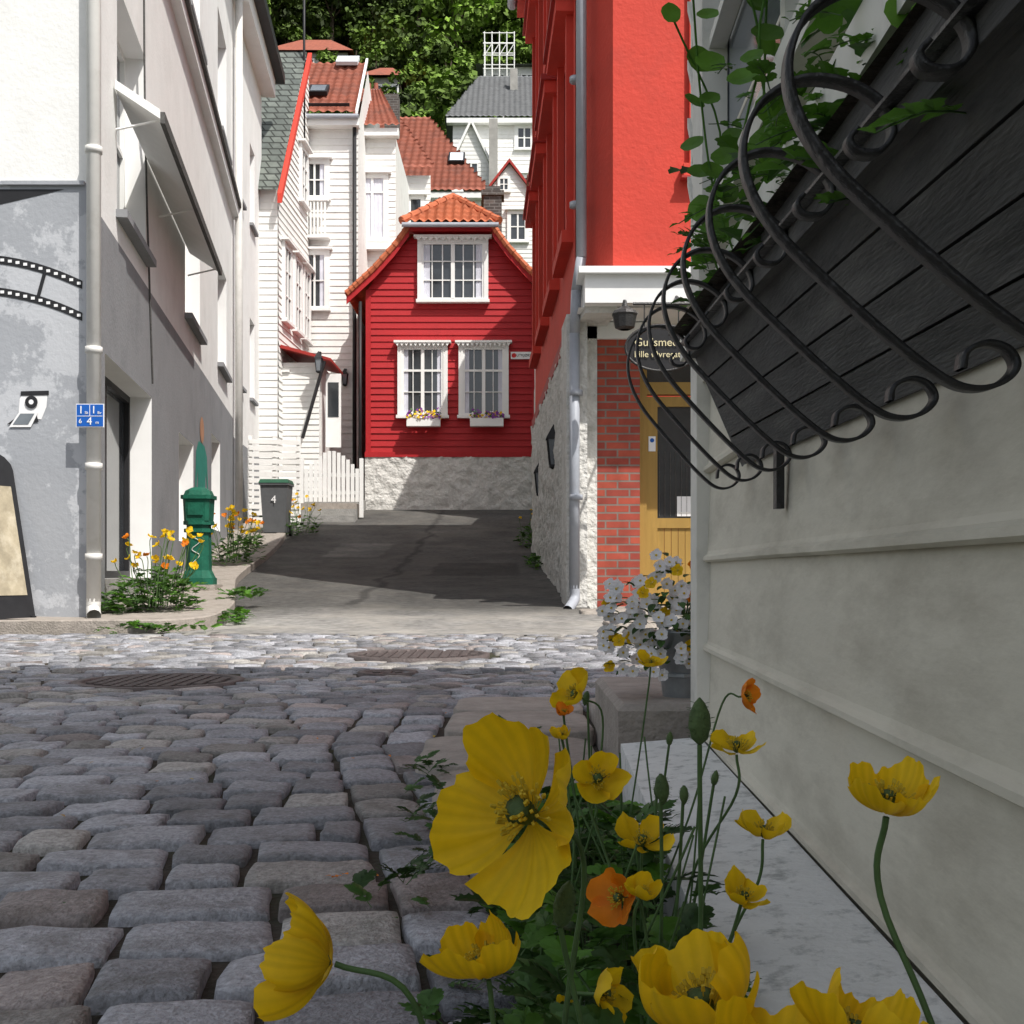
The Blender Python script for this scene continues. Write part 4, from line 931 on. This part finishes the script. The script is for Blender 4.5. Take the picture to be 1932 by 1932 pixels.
for (x,y,z) in((.47,2.9,.47),(.46,3.0,.52),(.44,2.9,.44),(.48,2.95,.49)): flower(g,(x,y,z),(-.3,-.9,.3),.018,O_,.9,.9,4,(c[0],c[1],.33))
g.done()
g=G('window_box_plant')
for i in range(220):
    y=R.uniform(1.0,2.12); h=R.random(); x=.0305*y+R.uniform(.235,.345); z=.93+Z(y)+.26*h*h*R.uniform(.5,1)+R.uniform(0,.05); a=R.uniform(0,6.28)
    if R.random()<.6: leafblade(g,'leaves',R.choice(['leaf_bright','leaf_green']),(x,y,z),(math.cos(a),math.sin(a),R.uniform(-.4,.8)),(0,0,1),R.uniform(.03,.055),.014,rc(.6,1.4),1)
    else: fern(g,'leaves','leaf_bright',(x,y,z),(math.cos(a),math.sin(a),R.uniform(0,1)),R.uniform(.05,.08),rc(.6,1.3),4)
def rleaf(p,r):
    d=V((R.uniform(-.5,.5),-.8,R.uniform(0,.8))).normalized(); u=d.orthogonal().normalized(); w=d.cross(u); p=V(p)
    k=[p+(u*math.cos(t)+w*math.sin(t))*r*(1+.05*math.sin(5*t)) for t in np.linspace(0,6.0,14)]; vs=[p-d*r*.15]+k
    g.add('round_leaves','leaf_bright',vs,[(0,i,i+1) for i in range(1,14)]+[(0,14,1)],rc(.7,1.3,1.1))
for i in range(5):
    y=R.uniform(1.5,2.0); x=.235+R.uniform(0,.06)+.03*y; P=[V((x+.05,y,.9)),V((x+R.uniform(-.02,.03),y,1.05)),V((x+R.uniform(-.03,.03),y,1.2)),V((x+R.uniform(-.06,.05),y-.05,1.36))]
    g.tube('stems','leaf_bright',P,.0018,5,5)
    for q in spline(P,3)[3:]: rleaf(q+V((R.uniform(-.03,.03),R.uniform(-.03,.03),0)),R.uniform(.015,.026))
for i in range(26):
    y=R.uniform(.55,1.1); rleaf((.0305*y+R.uniform(.26,.34),y,.93+Z(y)+R.uniform(0,.12)),R.uniform(.010,.022))
for i in range(110):
    y=R.uniform(.55,1.4); a=R.uniform(0,6.28); fern(g,'leaves','leaf_bright',(.0305*y+R.uniform(.26,.34),y,.88+R.uniform(0,.17)+Z(y)),(math.cos(a),math.sin(a),R.uniform(0,1)),R.uniform(.05,.09),rc(.6,1.2),5)
g.done()
# ---------------------------------------------------------------- forest
rng=np.random.default_rng(5)
LV=[];LC=[];TR=G('tree_trunks')
BL=[(-20,-12.4,95,44),(-11.3,-7.4,85,38.5),(-2.2,1,80,38),(-3.6,6,60,28.5)]
def tree(x,y,h,r,nleaf,sz,tone,nc=18):
    z0=gz(y)-.3; TR.cyl('trunk','bark',(x,y,z0),(x+.2,y,z0+h*.75),h*.028,h*.008,7)
    cl=[]
    for k in range(nc):
        a=rng.uniform(0,6.28); e=rng.uniform(-.9,1.3); rr=r*rng.uniform(.45,.95)
        c=np.array([x+rr*math.cos(a)*math.cos(e),y+rr*math.sin(a)*math.cos(e),z0+h*.52+rr*1.15*math.sin(e)*(h*.4/r if h*.4>r else 1)]); cl.append((c,r*rng.uniform(.28,.5),rng.uniform(.5,1.55)))
        if k<6: TR.cyl('limbs','bark',(x+.1,y,z0+h*.35),tuple(c),h*.012,h*.003,5)
    for c,cr,t in cl:
        n=nleaf//nc; d=rng.normal(size=(n,3)); d/=np.linalg.norm(d,axis=1)[:,None]; rad=cr*rng.uniform(.55,1.08,size=(n,1))
        p=c+d*rad*np.array([1,1,.8]); nn=d+rng.normal(size=(n,3))*.6+np.array([0,0,.5]); nn/=np.linalg.norm(nn,axis=1)[:,None]
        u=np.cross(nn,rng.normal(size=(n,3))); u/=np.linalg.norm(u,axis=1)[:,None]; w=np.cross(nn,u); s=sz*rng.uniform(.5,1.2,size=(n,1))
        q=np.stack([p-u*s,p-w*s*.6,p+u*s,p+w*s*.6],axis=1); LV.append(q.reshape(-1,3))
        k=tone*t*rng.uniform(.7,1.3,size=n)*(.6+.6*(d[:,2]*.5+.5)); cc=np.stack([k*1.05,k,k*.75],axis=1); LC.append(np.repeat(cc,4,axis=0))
for y in np.arange(50,165,5.5):
    for x in np.arange(-.24*y-4,.06*y+6,4.6):
        X=x+R.uniform(-2,2); Yy=y+R.uniform(-2.5,2.5)
        if Yy<59 and X>-4.8: continue
        for h in (R.uniform(7.5,11)*(1 if Yy>60 else .7),5.5,3.5):
            r=h*.38; top=gz(Yy)+h; ok=True
            for a,b,hy,hz in BL:
                if Yy<hy+9:
                    s=Yy/hy
                    if a*s-r*.8<X<b*s+r*.8:
                        if hy-2<Yy and Yy<hy+9 : ok=False
                        elif Yy<=hy-2 and top>.5+(hz-3.6)*s: ok=False
            if ok: break
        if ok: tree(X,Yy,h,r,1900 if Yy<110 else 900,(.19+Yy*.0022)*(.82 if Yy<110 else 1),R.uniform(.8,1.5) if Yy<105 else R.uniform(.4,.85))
for y in np.arange(66,112,3.0):
    for x in np.arange(-.22*y-2,.03*y,2.6):
        X=x+R.uniform(-1,1); Yy=y+R.uniform(-1,1); ok=True
        for a,b,hy,hz in BL:
            if a-.8<X<b+.8 and hy-3<Yy<hy+8: ok=False
        if -3.6<X and 56<Yy<72: ok=False
        if ok: tree(X,Yy,2.8,1.7,330,.26,R.uniform(.6,1.3),7)
TR.done()
Vv=np.concatenate(LV).astype(np.float32); Cc=np.concatenate(LC).astype(np.float32); nq=len(Vv)//4
me=bpy.data.meshes.new('forest'); me.vertices.add(len(Vv)); me.vertices.foreach_set('co',Vv.ravel()); me.loops.add(len(Vv)); me.loops.foreach_set('vertex_index',np.arange(len(Vv),dtype=np.int32)); me.polygons.add(nq); me.polygons.foreach_set('loop_start',np.arange(0,len(Vv),4,dtype=np.int32)); me.update()
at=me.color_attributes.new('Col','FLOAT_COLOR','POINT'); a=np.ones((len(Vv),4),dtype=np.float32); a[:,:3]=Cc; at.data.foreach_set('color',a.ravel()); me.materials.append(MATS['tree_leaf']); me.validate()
o=bpy.data.objects.new('forest',me); scene.collection.objects.link(o)
# ---------------------------------------------------------------- light
el=math.radians(54); dx,dy=.65,-.76
sd=V((dx*math.cos(el),dy*math.cos(el),math.sin(el)))
w=bpy.data.worlds.new('World'); scene.world=w; w.use_nodes=True; nt=w.node_tree
sky=nt.nodes.new('ShaderNodeTexSky'); sky.sky_type='NISHITA'; sky.sun_disc=False; sky.sun_elevation=el; sky.sun_rotation=math.atan2(dx,dy); sky.dust_density=2.5
hs=nt.nodes.new('ShaderNodeHueSaturation'); hs.inputs['Saturation'].default_value=.45; hs.inputs['Value'].default_value=1.15
bg=nt.nodes['Background']; nt.links.new(sky.outputs[0],hs.inputs['Color']); nt.links.new(hs.outputs[0],bg.inputs[0]); bg.inputs[1].default_value=.15
l=bpy.data.lights.new('sun','SUN'); l.energy=5.0; l.angle=math.radians(.5); l.color=(1,.96,.9)
lo=bpy.data.objects.new('sun',l); scene.collection.objects.link(lo); lo.rotation_euler=sd.to_track_quat('Z','Y').to_euler(); lo.location=(0,0,60)
cam=bpy.data.cameras.new('camera'); co=bpy.data.objects.new('camera',cam); scene.collection.objects.link(co); co.location=(0,0,.5); co.rotation_euler=(math.pi/2,0,0)
cam.lens=41.57; cam.sensor_width=36; cam.shift_y=.0595; cam.clip_start=.02; cam.clip_end=2000
scene.camera=co
